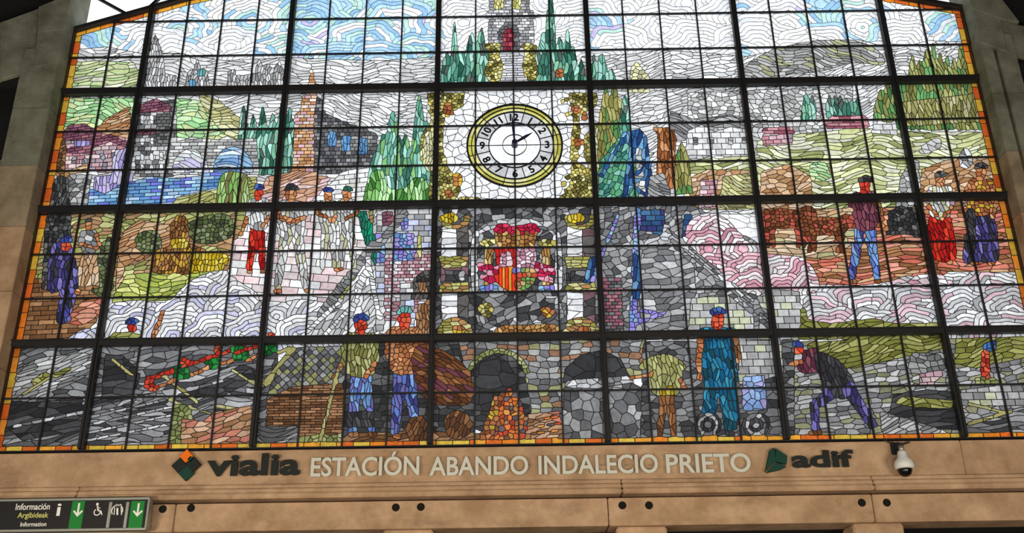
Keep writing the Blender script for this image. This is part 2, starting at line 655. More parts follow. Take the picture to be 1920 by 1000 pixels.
def E(r, x, y, rx, ry, ang=0.0, a0=0.0, a1=360.0):
    n = 28
    pts = []
    for k in range(n + 1):
        t = math.radians(a0 + (a1 - a0) * k / n)
        dx, dy = rx * math.cos(t), ry * math.sin(t)
        c, s = math.cos(ang), math.sin(ang)
        pts.append((x + dx * c - dy * s, y + dx * s + dy * c))
    P(r, *pts)


def L(r, x0, y0, x1, y1, w0, w1=None):
    w1 = w0 if w1 is None else w1
    dx, dy = x1 - x0, y1 - y0
    d = math.hypot(dx, dy) or 1
    nx, ny = -dy / d, dx / d
    P(r, (x0 + nx * w0 / 2, y0 + ny * w0 / 2), (x1 + nx * w1 / 2, y1 + ny * w1 / 2),
      (x1 - nx * w1 / 2, y1 - ny * w1 / 2), (x0 - nx * w0 / 2, y0 - ny * w0 / 2))


def ARC(r, x, y, ro, ri, a0, a1, sy=1.0):
    pts = []
    n = 20
    for k in range(n + 1):
        t = math.radians(a0 + (a1 - a0) * k / n)
        pts.append((x + ro * math.cos(t), y + ro * sy * math.sin(t)))
    for k in range(n, -1, -1):
        t = math.radians(a0 + (a1 - a0) * k / n)
        pts.append((x + ri * math.cos(t), y + ri * sy * math.sin(t)))
    P(r, *pts)


# lead patterns
fine = vor(11, 11)
small = vor(14, 12)
hill = vor(44, 11, 0.0, 9, 70)
hill2 = vor(34, 10, .25, 8, 60)
hill3 = vor(34, 10, -.3, 8, 60)
upright = vor(9, 34, 0, 2, 40)
upr2 = vor(7, 20, 0, 1.5, 30)
stone = vor(17, 13, 0, 3, 50)
cloth = vor(9, 24, .1, 2, 30)
field = vor(30, 12, .1, 6, 60)
wave = vor(60, 9, .12, 6, 80)

rnd = random.Random(11)

# ---- sky
WH = (250, 250, 250)
sky_c = []
for row, y in enumerate((-120, -76, -34, 6, 48, 90, 130)):
    for k in range(15):
        sky_c.append((90 + k * 128 + (row % 2) * 64 + rnd.uniform(-30, 30), y + rnd.uniform(-12, 12), rnd.uniform(64, 96), rnd.uniform(.68, .95)))
SKY = R('glass_sky', scallop(sky_c, 11.0, vor(50, 20, 0, 6), 84), WH, jit=.04)
reg[:] = SKY
LG = (226, 226, 226)
HIL_L = R('glass_far_hills', hill, (232, 232, 230), (222, 222, 222), (240, 240, 240), (206, 206, 206))
HIL_R = R('glass_far_hills', hill2, (228, 228, 228), (206, 206, 206), (240, 240, 240))
HIL_D = R('glass_dark_hills', hill3, (172, 172, 170), (150, 150, 148), (192, 192, 190), (176, 178, 140))
GRN_A = R('glass_green_hill', hill, (190, 206, 150), (206, 214, 166), (168, 196, 140), (222, 224, 204))
P(HIL_L, (100, 110), (140, 92), (200, 86), (262, 98), (330, 98), (420, 112), (540, 106), (640, 110), (720, 112), (830, 104), (830, 400), (60, 420))
P(HIL_R, (1090, 104), (1180, 100), (1240, 92), (1330, 98), (1400, 104), (1440, 96), (1530, 74), (1610, 72), (1680, 92), (1740, 74), (1840, 78), (1900, 400), (1090, 400))
S(HIL_D, (1395, 128), (1440, 96), (1520, 76), (1606, 76), (1650, 96), (1656, 120), (1600, 116), (1540, 132), (1470, 140), (1405, 160))
P(GRN_A, (138, 116), (180, 112), (250, 116), (262, 140), (250, 166), (128, 170))
# distant town on the ridge, left
TOWN = R('glass_distant_town', upr2, (196, 196, 196), (170, 170, 170), (226, 226, 226), (150, 150, 150))
P(TOWN, (272, 170), (276, 96), (290, 62), (304, 96), (312, 170))
P(TOWN, (255, 170), (262, 128), (330, 140), (336, 168))
P(TOWN, (346, 166), (350, 134), (362, 126), (369, 108), (376, 126), (388, 130), (392, 166))
P(TOWN, (424, 164), (426, 132), (440, 128), (442, 140), (474, 138), (478, 116), (486, 108), (492, 124), (500, 118), (512, 126), (524, 112), (532, 134), (534, 162))
TEAL = R('glass_teal_accent', upr2, (110, 176, 168), (92, 150, 186))
B(TEAL, 354, 146, 366, 160); B(TEAL, 370, 128, 384, 142)
# right-hand chapel on the hill
CHAP = R('glass_chapel', small, (214, 210, 160), (232, 230, 190), (190, 188, 150))
P(CHAP, (1180, 172), (1182, 130), (1192, 110), (1206, 128), (1216, 140), (1220, 172))

# ---- left middle distance
GRN_B = R('glass_green_hill', hill3, (176, 222, 160), (150, 204, 140), (196, 226, 176), (208, 220, 160))
P(GRN_B, (120, 182), (250, 182), (250, 240), (180, 236), (110, 256))
S(GRN_B, (318, 186), (380, 190), (410, 214), (440, 240), (400, 262), (336, 256), (312, 230))
OLV = R('glass_olive_hill', hill3, (196, 196, 138), (178, 172, 120), (214, 212, 168))
S(OLV, (372, 178), (410, 188), (450, 224), (470, 258), (430, 256), (396, 222))
TAN = R('glass_tan_slope', hill2, (196, 150, 108), (176, 124, 84), (214, 178, 140))
P(TAN, (166, 262), (196, 222), (242, 198), (246, 262), (210, 300), (150, 300))
WHT = R('glass_white_slope', hill3, (244, 244, 244), (228, 228, 228), (212, 212, 212))
P(WHT, (606, 176), (800, 168), (800, 300), (690, 300), (612, 240))
# cypresses behind the bridge
CYP = R('glass_cypress', upright, (116, 178, 160), (70, 128, 110), (168, 218, 202), (46, 96, 80), (130, 186, 156), (96, 110, 104))


def cypress(r, x, yb, yt, wd):
    h = yb - yt
    S(r, (x, yt), (x + wd * .28, yt + h * .25), (x + wd * .5, yt + h * .62), (x + wd * .42, yb), (x - wd * .42, yb), (x - wd * .5, yt + h * .62), (x - wd * .28, yt + h * .25))


for x, yt, wd in ((456, 196, 26), (474, 214, 24), (492, 198, 24), (510, 210, 26), (528, 190, 26), (542, 200, 22)):
    cypress(CYP, x, 322, yt, wd)
# left houses
DTR0 = R('glass_dark_balcony', brick(12, 9), (70, 70, 70), (96, 96, 96), (120, 120, 120))
MAR = R('glass_maroon_roof', brick(18, 8, .15), (134, 84, 104), (158, 104, 116), (120, 74, 92))
PNK = R('glass_pink_wall', brick(18, 11, .05), (214, 176, 184), (196, 140, 150), (226, 200, 200), (180, 160, 170))
GWL0 = R('glass_house_window', fine, (120, 120, 124), (150, 150, 160))
HSE = R('glass_timbered_house', brick(15, 12), (116, 116, 116), (170, 170, 170), (90, 90, 92), (206, 206, 206))
LAV = R('glass_lavender_wall', upright, (176, 164, 214), (150, 140, 196), (204, 196, 228))
BRN = R('glass_brown_trunk', small, (128, 92, 60), (98, 70, 48), (176, 132, 88))
P(BRN, (108, 262), (128, 250), (134, 330), (104, 330))
P(PNK, (124, 252), (178, 246), (240, 258), (242, 322), (120, 322))
P(MAR, (114, 256), (128, 232), (158, 230), (190, 250), (186, 262), (120, 262))
B(LAV, 138, 262, 166, 274)
P(MAR, (122, 286), (130, 274), (172, 272), (178, 288))
P(MAR, (168, 262), (206, 250), (238, 266), (236, 276), (206, 264), (172, 276))
for x, y in ((132, 292), (152, 294), (186, 286), (206, 284), (190, 304)): B(GWL0, x, y, x + 10, y + 14)
P(TAN, (132, 316), (160, 306), (176, 322), (130, 324))
P(LAV, (214, 280), (250, 274), (234, 336), (206, 336))
P(HSE, (252, 330), (252, 240), (258, 190), (330, 186), (330, 330))
P(MAR, (254, 200), (290, 182), (320, 198), (316, 208), (258, 210))
B(MAR, 256, 240, 288, 252)
for hx in (262, 280, 298):
    for hy in (214, 256, 284, 306): B(WHT, hx, hy, hx + 7, hy + 16)
B(DTR0, 292, 212, 318, 268)
# bridge and river
BRI = R('glass_stone_bridge', brick(20, 9), (196, 196, 194), (170, 170, 168), (220, 220, 218), (150, 150, 150))
P(BRI, (314, 326), (318, 268), (360, 256), (420, 262), (480, 258), (486, 326))
SKB = R('glass_arch_opening', hill, (232, 232, 236), (196, 190, 222), (226, 236, 232))
ARC(BRI, 356, 322, 42, 34, 180, 360)
E(SKB, 356, 322, 34, 44, 0, 180, 360)
BLU_A = R('glass_arch_opening', hill, (150, 190, 224), (120, 160, 210), (206, 220, 236))
E(BLU_A, 436, 322, 38, 48, 0, 180, 360)
RIV = R('glass_blue_river', brick(26, 9, .04), (120, 170, 210), (150, 196, 226), (92, 140, 196), (176, 206, 236), (110, 120, 210))
P(LAV, (170, 390), (176, 330), (250, 322), (236, 392))
P(RIV, (158, 392), (166, 352), (196, 362), (224, 346), (280, 330), (340, 334), (400, 322), (424, 326), (410, 350), (330, 368), (318, 392))
BNK = R('glass_olive_bank', hill2, (168, 170, 104), (146, 146, 84), (190, 190, 130))
P(BNK, (316, 394), (330, 370), (412, 352), (430, 330), (480, 330), (486, 392))
REED = R('glass_reeds', upright, (150, 190, 110), (112, 160, 80), (176, 200, 140), (130, 130, 80))
P(REED, (402, 392), (410, 332), (430, 318), (462, 326), (470, 392))
# tree trunk and wall, lower left of this row
DTR = R('glass_dark_tree', upr2, (66, 66, 66), (88, 88, 86), (52, 52, 54), (110, 110, 108))
P(DTR, (92, 396), (98, 338), (112, 326), (136, 340), (140, 396))
GWL = R('glass_grey_rocks', stone, (150, 150, 150), (120, 120, 120), (184, 184, 182))
P(GWL, (130, 396), (126, 326), (172, 326), (160, 396))
# church
CHD = R('glass_church_shadow_side', brick(12, 10), (96, 96, 100), (124, 124, 126), (80, 80, 84), (150, 150, 150))
CHO = R('glass_church_tower', brick(16, 9), (214, 164, 118), (226, 190, 160), (214, 170, 178), (196, 140, 96), (232, 214, 200))
P(CHO, (546, 326), (552, 214), (562, 206), (566, 178), (594, 178), (596, 210), (600, 326))
P(CHD, (588, 326), (588, 214), (594, 178), (606, 190), (610, 214), (606, 326))
P(CHO, (572, 180), (578, 152), (583, 112), (590, 152), (594, 180))
P(CHD, (606, 326), (608, 210), (640, 224), (708, 250), (704, 306), (640, 326))
CBL = R('glass_blue_window', upr2, (86, 140, 196), (110, 160, 206))
for x, y in ((614, 244), (640, 252), (672, 258)):
    B(CBL, x, y, x + 16, y + 30)
# pink and white field around the road
PKF = R('glass_pink_field', hill2, (226, 186, 190), (214, 168, 140), (236, 206, 200), (200, 150, 120))
P(PKF, (470, 392), (500, 330), (560, 318), (620, 332), (600, 360), (560, 392))
RD = R('glass_white_road', brick(24, 12, .1), (246, 246, 244), (234, 234, 232), (224, 222, 214))
P(RD, (560, 392), (606, 356), (640, 322), (700, 306), (720, 392))
# big cypress clump left of the clock
CY2 = R('glass_cypress', upright, (200, 238, 226), (128, 188, 168), (160, 214, 196), (62, 116, 98), (98, 160, 138), (130, 186, 120))
for x, yb, yt, wd in ((704, 388, 280, 34), (736, 388, 206, 46), (760, 388, 250, 40), (786, 388, 176, 34), (718, 388, 250, 40), (772, 388, 300, 44), (800, 388, 220, 26)):
    cypress(CY2, x, yb, yt, wd)
BUSH = R('glass_green_bush', upright, (188, 236, 168), (92, 150, 72), (140, 196, 116), (64, 122, 54))
S(BUSH, (690, 390), (692, 330), (716, 318), (730, 352), (760, 350), (776, 332), (800, 340), (800, 390))

# ---- centre: castle tower, cypresses, clock surround
cypress_pts = ((838, 160, 96, 22), (852, 160, 38, 14), (866, 160, 90, 26), (884, 160, 58, 30), (902, 160, 48, 26), (1004, 160, 100, 24), (1018, 160, 56, 26), (1032, 160, -30, 22), (1050, 160, 66, 26), (1064, 160, 50, 20), (1074, 160, 84, 22), (1090, 160, 110, 18))
for c in cypress_pts: cypress(CYP, *c)
TWR = R('glass_castle_tower', brick(13, 9), (206, 206, 208), (176, 176, 178), (150, 150, 152), (226, 226, 226))
P(TWR, (914, 110), (916, 20), (918, -60), (994, -60), (992, 20), (1000, 30), (1004, 110))
P(TWR, (908, 34), (912, 18), (1000, 18), (1004, 34))
YEL = R('glass_yellow_window', upr2, (226, 222, 150), (206, 200, 120))
B(YEL, 926, -20, 944, 15); B(YEL, 958, -20, 976, 15)
DRK = R('glass_grey_archway', fine, (96, 96, 98), (120, 120, 122))
P(DRK, (934, 98), (934, 60), (942, 44), (954, 38), (966, 44), (974, 60), (974, 98))
RED = R('glass_red_door', brick(9, 13), (150, 58, 72), (176, 80, 92), (128, 44, 60))
P(RED, (943, 98), (943, 62), (954, 46), (965, 62), (965, 98))
STP = R('glass_white_steps', brick(28, 7), (238, 238, 240), (220, 220, 222), (204, 204, 210))
P(STP, (930, 156), (936, 98), (974, 98), (990, 156))
GLD = R('glass_gold_scrollwork', vor(9, 9, .6), (196, 188, 110), (150, 142, 74), (226, 220, 160), (96, 90, 44), (206, 190, 100), (120, 112, 60))


def scroll(r, x, y, rad, w, a0, a1, sy=1.0):
    n = 6
    for k in range(n):
        ra = rad * (1 - .12 * k)
        aa = a0 + (a1 - a0) * k / n
        ab = a0 + (a1 - a0) * (k + 1) / n
        ARC(r, x, y, ra + w / 2, ra - w / 2, aa, ab + 4, sy)


S(GLD, (908, 82), (938, 82), (936, 100), (944, 126), (936, 150), (916, 150), (908, 130), (918, 108))
S(GLD, (978, 82), (1008, 82), (1004, 104), (1010, 132), (1004, 150), (988, 146), (978, 124), (984, 104))
CLK = R('glass_clock_surround', vor(22, 20, 0, 4), (250, 250, 250), (240, 240, 240), (232, 232, 234), jit=.05)
P(CLK, (822, 168), (1106, 160), (1112, 372), (818, 376))
# gold side ornaments
for x0, x1, flip in ((800, 852, 1), (1066, 1122, -1)):
    xm = (x0 + x1) / 2
    P(GLD, (x0, 172), (x1 + (20 if flip > 0 else 0), 172), (x1 + (14 if flip > 0 else -4), 200), (xm + 8 * flip, 214), (xm + 4 * flip, 262), (xm + 10 * flip, 300), (x1 - 2, 330), (x1 + (16 if flip > 0 else 0), 352), (x1, 374), (x0 - (0 if flip > 0 else 12), 374), (x0 + 6, 330), (x0 + 2, 280), (x0 + 8, 230))
    E(GLD, x0 + (8 if flip > 0 else 50), 278, 22, 46)
    scroll(GLD, x1 - 8 * flip if flip > 0 else x0 + 8, 348, 26, 10, 160 if flip > 0 else 20, 480 if flip > 0 else -300)
    scroll(GLD, x1 + 6 if flip > 0 else x0 - 6, 196, 18, 8, 90, 380 if flip > 0 else -200)
CRM = R('glass_cream_leaf', upr2, (224, 222, 170), (206, 204, 146), (236, 234, 200))
E(CRM, 806, 282, 14, 38); E(CRM, 1122, 276, 14, 38)
RST = R('glass_russet_fruit', fine, (176, 108, 66), (196, 126, 80), (150, 84, 50), (206, 170, 60))
for x, y, rx, ry in ((840, 204, 9, 14), (858, 336, 9, 14), (842, 362, 8, 7), (1080, 204, 9, 8), (1096, 218, 7, 10), (1084, 266, 12, 7), (1050, 136, 9, 10)):
    E(RST, x, y, rx, ry)
E(GLD, 1066, 368, 18, 7); E(GLD, 880, 372, 22, 5)

# ---- right middle distance
GRY = R('glass_grey_village', stone, (214, 214, 212), (188, 188, 188), (234, 234, 232), (168, 168, 166))
P(GRY, (1290, 172), (1416, 168), (1424, 300), (1290, 296))
OLS = R('glass_olive_cypress', upright, (150, 146, 84), (126, 124, 66), (176, 172, 108), (96, 146, 84))
for c in ((1136, 300, 160, 30), (1152, 300, 150, 30), (1166, 300, 180, 22)): cypress(OLS, *c)
for c in ((1114, 160, 100, 16), (1128, 160, 96, 24), (1146, 160, 126, 18)): cypress(CYP, *c)
for c in ((1172, 250, 176, 20),): cypress(CYP, *c)
DGR = R('glass_dark_viaduct', hill3, (120, 120, 122), (144, 144, 144), (176, 176, 176))
P(DGR, (1250, 262), (1258, 206), (1300, 222), (1370, 214), (1410, 230), (1412, 244), (1330, 236), (1290, 262))
HSW = R('glass_white_houses', brick(22, 15), (240, 240, 238), (226, 226, 226), (206, 206, 206))
P(HSW, (1286, 290), (1290, 244), (1316, 232), (1340, 246), (1372, 236), (1408, 244), (1414, 292))
for x in (1300, 1330, 1366, 1392): B(DGR, x, 256, x + 9, 270)
FLD = R('glass_pale_green_field', hill, (220, 224, 172), (204, 208, 150), (232, 234, 198), (160, 166, 108), (224, 224, 200))
P(FLD, (1290, 300), (1420, 290), (1420, 262), (1500, 250), (1560, 240), (1640, 240), (1720, 246), (1860, 246), (1880, 392), (1280, 392))
P(GRY, (1406, 168), (1600, 160), (1600, 240), (1500, 250), (1420, 262))
for c in ((1512, 226, 172, 16), (1524, 226, 176, 14)): cypress(CYP, *c)
for x in (1556, 1566, 1576, 1588, 1598, 1608): cypress(CYP, x, 218, 174 + (x % 5) * 3, 14)
# pine wood
PIN = R('glass_pine_wood', upright, (112, 168, 104), (146, 150, 84), (124, 124, 68), (168, 172, 110), (88, 140, 84))
for i in range(15):
    x = 1652 + i * 13
    cypress(PIN, x + (8 if x > 1700 else 0), 236, (150 if x < 1700 else 100 if x < 1740 else 86) + rnd.uniform(-12, 20), 26)
PIN2 = R('glass_pine_wood', upright, (150, 146, 86), (172, 170, 112), (130, 128, 72), (186, 184, 140))
P(PIN2, (1690, 190), (1846, 172), (1852, 226), (1694, 236))
RRF = R('glass_rose_roof', brick(26, 9), (178, 112, 124), (150, 84, 98), (206, 150, 156))
P(RRF, (1548, 228), (1560, 216), (1622, 214), (1634, 238), (1552, 240))
P(RRF, (1424, 248), (1434, 238), (1486, 236), (1492, 250))
P(PNK, (1430, 250), (1488, 250), (1486, 270), (1432, 272))
P(HSW, (1634, 248), (1640, 226), (1680, 228), (1684, 252))
TRK = R('glass_tan_rocks', vor(24, 12, .3, 5), (208, 172, 136), (190, 146, 104), (222, 190, 160), (170, 124, 84))
P(TRK, (1290, 390), (1296, 330), (1330, 316), (1420, 318), (1424, 390))
P(OLV, (1350, 390), (1356, 330), (1414, 322), (1416, 390))
P(PNK, (1310, 390), (1314, 336), (1344, 334), (1346, 390))
P(TRK, (1424, 392), (1428, 320), (1480, 306), (1522, 330), (1526, 392))
S(GRN_B, (1520, 308), (1548, 304), (1556, 332), (1524, 338))
P(TRK, (1724, 392), (1730, 316), (1800, 290), (1862, 296), (1880, 392))
P(GRY, (1690, 330), (1710, 296), (1724, 300), (1728, 388), (1680, 388))
S(GRY, (1728, 274), (1760, 256), (1764, 276), (1730, 288))
# crane, kiln tower and trees right of the clock
TL2 = R('glass_teal_trees', vor(11, 18, -.5, 2), (82, 146, 132), (58, 118, 106), (120, 180, 164), (92, 160, 120))
P(TL2, (1122, 380), (1126, 300), (1160, 256), (1190, 290), (1220, 300), (1232, 380))
BLU = R('glass_blue_crane', vor(9, 30, -.2, 1), (72, 120, 170), (48, 90, 146), (110, 160, 200), (40, 64, 110))
P(GRY, (1196, 380), (1192, 300), (1206, 260), (1220, 300), (1224, 380))
P(BLU, (1162, 262), (1170, 246), (1200, 240), (1214, 256), (1204, 276), (1188, 268))
for a in ((1190, 256, 1170, 382, 13), (1206, 256, 1222, 382, 14), (1184, 300, 1216, 306, 7), (1180, 340, 1222, 332, 7), (1216, 306, 1180, 338, 6), (1182, 344, 1222, 372, 6), (1170, 256, 1126, 330, 7)): L(BLU, *a)
P(BLU, (1162, 386), (1166, 372), (1234, 368), (1240, 386))
RSB = R('glass_russet_tower', vor(9, 26), (150, 92, 54), (176, 112, 68), (126, 72, 42), (196, 140, 96))
P(RSB, (1230, 356), (1234, 252), (1222, 236), (1262, 240), (1268, 256), (1264, 352))
P(OLS, (1264, 362), (1268, 290), (1278, 262), (1292, 300), (1300, 362))
P(DGR, (1212, 384), (1218, 330), (1246, 322), (1262, 384))

# ---- third row, left: garden, fountain, steam
GDN = R('glass_olive_garden', field, (176, 178, 112), (196, 196, 136), (150, 150, 88), (170, 134, 96), (188, 152, 110))
P(GDN, (40, 392), (700, 392), (700, 560), (180, 560), (40, 640))
P(TAN, (222, 440), (260, 410), (316, 420), (320, 460), (280, 480), (232, 500), (224, 560), (214, 560))
LIM = R('glass_lime_lawn', field, (186, 196, 96), (166, 180, 80), (204, 208, 126), (150, 166, 84))
P(LIM, (236, 514), (300, 508), (420, 500), (420, 530), (340, 560), (210, 570), (212, 552))
SHR = R('glass_dark_shrubs', fine, (86, 100, 60), (112, 124, 80), (70, 76, 54), (136, 146, 110))
S(SHR, (254, 442), (276, 430), (298, 440), (300, 466), (270, 472), (254, 462))
S(SHR, (350, 420), (390, 402), (430, 404), (434, 440), (400, 456), (364, 452))
FTN = R('glass_brown_fountain', vor(8, 15), (146, 100, 58), (122, 78, 42), (176, 126, 80), (196, 152, 60))
P(FTN, (284, 512), (286, 472), (316, 460), (320, 420), (330, 402), (346, 402), (352, 424), (356, 458), (404, 470), (424, 480), (420, 504), (360, 514))
GFN = R('glass_golden_basin', vor(8, 15), (206, 176, 40), (180, 146, 30), (214, 196, 84))
P(GFN, (352, 512), (356, 478), (424, 474), (430, 488), (412, 506))
S(GFN, (316, 452), (330, 446), (352, 450), (348, 464), (322, 464))
RDW = R('glass_white_path', brick(34, 18, -.1), (246, 246, 246), (228, 228, 226), (238, 222, 222), (232, 206, 208))
P(RDW, (420, 540), (440, 450), (480, 396), (690, 392), (700, 470), (600, 600), (500, 640), (420, 620))
DRT = R('glass_brown_earth', brick(34, 11, .03), (140, 100, 68), (120, 82, 52), (166, 124, 86))
P(DRT, (30, 645), (56, 520), (190, 530), (180, 600), (140, 640))
SAL = R('glass_salmon_earth', vor(34, 11, .12, 4), (216, 128, 108), (196, 100, 84), (226, 158, 132), (176, 110, 76))
P(SAL, (118, 604), (150, 566), (190, 552), (186, 592), (150, 610))
DSH = R('glass_dark_foliage', fine, (58, 58, 60), (80, 80, 80), (46, 46, 48), (104, 104, 102))
P(DSH, (76, 545), (84, 396), (134, 394), (130, 440), (100, 470), (96, 545))
P(SHR, (170, 548), (176, 470), (206, 440), (212, 540), (196, 560))
st_c = []
for i, (y, xa, xb, n, rr) in enumerate(((545, 380, 440, 1, 46), (560, 240, 660, 5, 54), (596, 160, 640, 6, 54), (632, 200, 680, 6, 56))):
    for k in range(n):
        st_c.append((xa + (xb - xa) * (k + .5) / n + rnd.uniform(-12, 12), y + rnd.uniform(-5, 5), rr + rnd.uniform(-8, 8), .95))
STM = R('glass_white_steam', scallop(st_c, 8.5, vor(26, 14), 60), (240, 240, 240), (222, 222, 224), (206, 206, 208), (250, 250, 250), (200, 200, 224))
S(STM, (140, 650), (146, 620), (182, 612), (210, 572), (250, 562), (310, 566), (340, 540), (374, 516), (420, 508), (452, 530), (480, 548), (500, 575), (560, 560), (640, 580), (650, 650), (400, 660))
P(DGR, (196, 640), (210, 624), (240, 622), (262, 640))

# ---- third row, centre: crane shed, brick house, ornamental cartouche
WSH = R('glass_pale_scaffold', vor(11, 30, -.55, 2), (226, 226, 226), (198, 198, 198), (170, 170, 170), (240, 240, 240))
P(WSH, (560, 640), (640, 560), (700, 470), (700, 392), (812, 388), (808, 640))
HS2 = R('glass_brick_house', brick(13, 8), (206, 166, 174), (186, 140, 150), (214, 206, 210), (170, 120, 130), (222, 222, 222))
P(HS2, (704, 600), (706, 440), (812, 430), (808, 600))
GRH = R('glass_grey_wall', brick(24, 14), (186, 186, 188), (210, 210, 210), (160, 160, 164), (190, 196, 222))
P(GRH, (706, 478), (706, 394), (812, 390), (812, 470))
B(GRH, 704, 480, 720, 620); B(GRH, 750, 530, 776, 620)
BWN = R('glass_blue_violet_window', fine, (132, 124, 204), (110, 150, 204), (160, 150, 220), (150, 190, 222))
B(BWN, 738, 436, 776, 488); B(BWN, 752, 394, 764, 430); B(BWN, 704, 436, 722, 492)
B(YEL, 782, 440, 790, 482)
B(MAR, 716, 396, 736, 424)
EMG = R('glass_emerald_strip', upr2, (26, 146, 110), (40, 120, 96))
P(EMG, (668, 396), (686, 394), (706, 452), (704, 500), (690, 478))
ARD = R('glass_dark_arch', fine, (74, 72, 70), (100, 96, 92), (56, 54, 52))
P(ARD, (770, 560), (776, 520), (792, 508), (812, 504), (812, 560))
TNB = R('glass_tan_basket', upr2, (170, 124, 84), (146, 100, 64), (196, 152, 110))
P(TNB, (778, 632), (784, 570), (806, 560), (806, 632)); B(TNB, 784, 528, 800, 556)
for a in ((600, 590, 704, 452, 16), (700, 470, 760, 396, 14), (596, 596, 640, 566, 14)): L(DGR, *a)
for a in ((560, 636, 640, 560, 8), (600, 636, 672, 560, 8), (640, 640, 690, 500, 8), (688, 480, 712, 600, 9), (668, 540, 690, 500, 10)): L(WHT, *a)
BLK = R('glass_dark_cartouche', vor(24, 16, .4, 8), (74, 74, 76), (98, 98, 100), (128, 128, 130), (60, 60, 62), (160, 160, 160))
P(BLK, (820, 388), (1112, 380), (1126, 640), (812, 640))
SIL = R('glass_silver_strapwork', vor(22, 15, 0, 6), (196, 196, 198), (226, 226, 228), (160, 160, 162), (120, 120, 122))
S(SIL, (884, 540), (884, 450), (900, 424), (930, 412), (966, 408), (1004, 412), (1036, 424), (1052, 446), (1054, 540), (1040, 548), (1040, 452), (1020, 430), (966, 422), (912, 432), (896, 452), (896, 548))
for a in ((880, 402, 30, 12, 180, 440), (1050, 400, 30, 12, 100, 360), (930, 590, 40, 14, 10, 260), (1016, 590, 40, 14, -80, 180)): scroll(SIL, a[0], a[1], a[2], a[3], a[4], a[5], .8)
CLM = R('glass_silver_column', vor(60, 15), (236, 236, 238), (214, 214, 216), (244, 244, 244))
CLD = R('glass_column_shade', vor(40, 22), (74, 72, 72), (96, 92, 90), (120, 92, 96))
CLB = R('glass_gold_band', vor(22, 9), (176, 172, 96), (150, 142, 70), (206, 202, 140), (170, 126, 80))
for x0, x1 in ((826, 878), (1062, 1116)):
    B(CLD, x0, 420, x1, 606)
    B(CLM, x0 + 2, 424, x0 + 30, 480)
    B(CLM, x0 + 2, 548, x0 + 32, 600)
    P(CLB, (x0 - 4, 480), (x1 + 2, 480), (x1 - 6, 500), (x0 + 2, 502))
    P(CLB, (x0, 530), (x1, 528), (x1 + 2, 546), (x0 - 4, 548))
    S(CLB, (x0 - 4, 626), (x0 + 4, 602), (x0 + 28, 594), (x1 - 4, 602), (x1 + 6, 626))
    E(RST, x0 + 34, 618, 12, 9)
    ARC(CLB, x0 + 26, 408, 30, 18, -20, 200, .7)
    E(GFN, x0 + 18, 408, 17, 10)
    B(BLK, x0 + 8, 506, x1 - 6, 526)
    E(GRY, x0 + 40, 516, 7, 10)
P(BLU, (1094, 530), (1106, 480), (1118, 480), (1118, 530))
# crest: crown, quartered shield, two small pillars
CRR = R('glass_crimson_crown', fine, (190, 34, 70), (206, 60, 90), (160, 24, 56))
CRG = R('glass_gold_crown', fine, (176, 122, 70), (206, 166, 100), (140, 92, 50))
S(CRR, (928, 436), (932, 420), (950, 418), (968, 424), (990, 418), (1006, 420), (1008, 438))
P(CRG, (934, 462), (926, 432), (940, 440), (950, 430), (960, 440), (968, 428), (978, 440), (988, 430), (998, 440), (1008, 432), (1002, 462))
SHA = R('glass_red_quarter', upr2, (196, 34, 36), (214, 52, 44))
SHW = R('glass_pale_quarter', fine, (214, 176, 190), (232, 206, 214), (190, 136, 156))
SHS = R('glass_striped_quarter', brick(7, 200, 0, 0), (226, 60, 34), (236, 150, 50))
SHT = R('glass_tan_quarter', fine, (186, 136, 84), (196, 80, 54), (206, 170, 120), (110, 150, 80))
P(SHA, (929, 462), (967, 462), (967, 504), (929, 504))
P(SHW, (967, 462), (1006, 462), (1006, 504), (967, 504))
S(SHS, (929, 504), (948, 502), (967, 504), (967, 545), (948, 542), (932, 528))
S(SHT, (967, 504), (988, 502), (1006, 504), (1002, 528), (986, 542), (967, 545))
P(SHW, (936, 498), (938, 474), (942, 470), (946, 476), (950, 470), (954, 476), (958, 470), (962, 498))
E(BWN, 967, 507, 8, 8)
GPL = R('glass_gold_pillar', upr2, (196, 146, 80), (220, 190, 130), (170, 120, 66))
BNR = R('glass_crimson_ribbon', fine, (200, 40, 84), (222, 150, 170), (176, 30, 70))
for x in (908, 1016):
    E(GLD, x + 8, 454, 18, 8)
    B(GPL, x, 462, x + 16, 536)
    P(BNR, (x - 12, 490), (x + 26, 500), (x + 26, 516), (x - 12, 506))
    P(BNR, (x - 8, 512), (x + 22, 520), (x + 22, 530), (x - 10, 524))
    B(BWN, x - 8, 534, x + 26, 545)
S(CRG, (932, 626), (940, 610), (1000, 608), (1040, 606), (1046, 620), (1010, 628))
S(GLD, (896, 572), (916, 566), (926, 580), (916, 596), (898, 586))
S(RST, (1012, 580), (1028, 574), (1040, 586), (1026, 596))

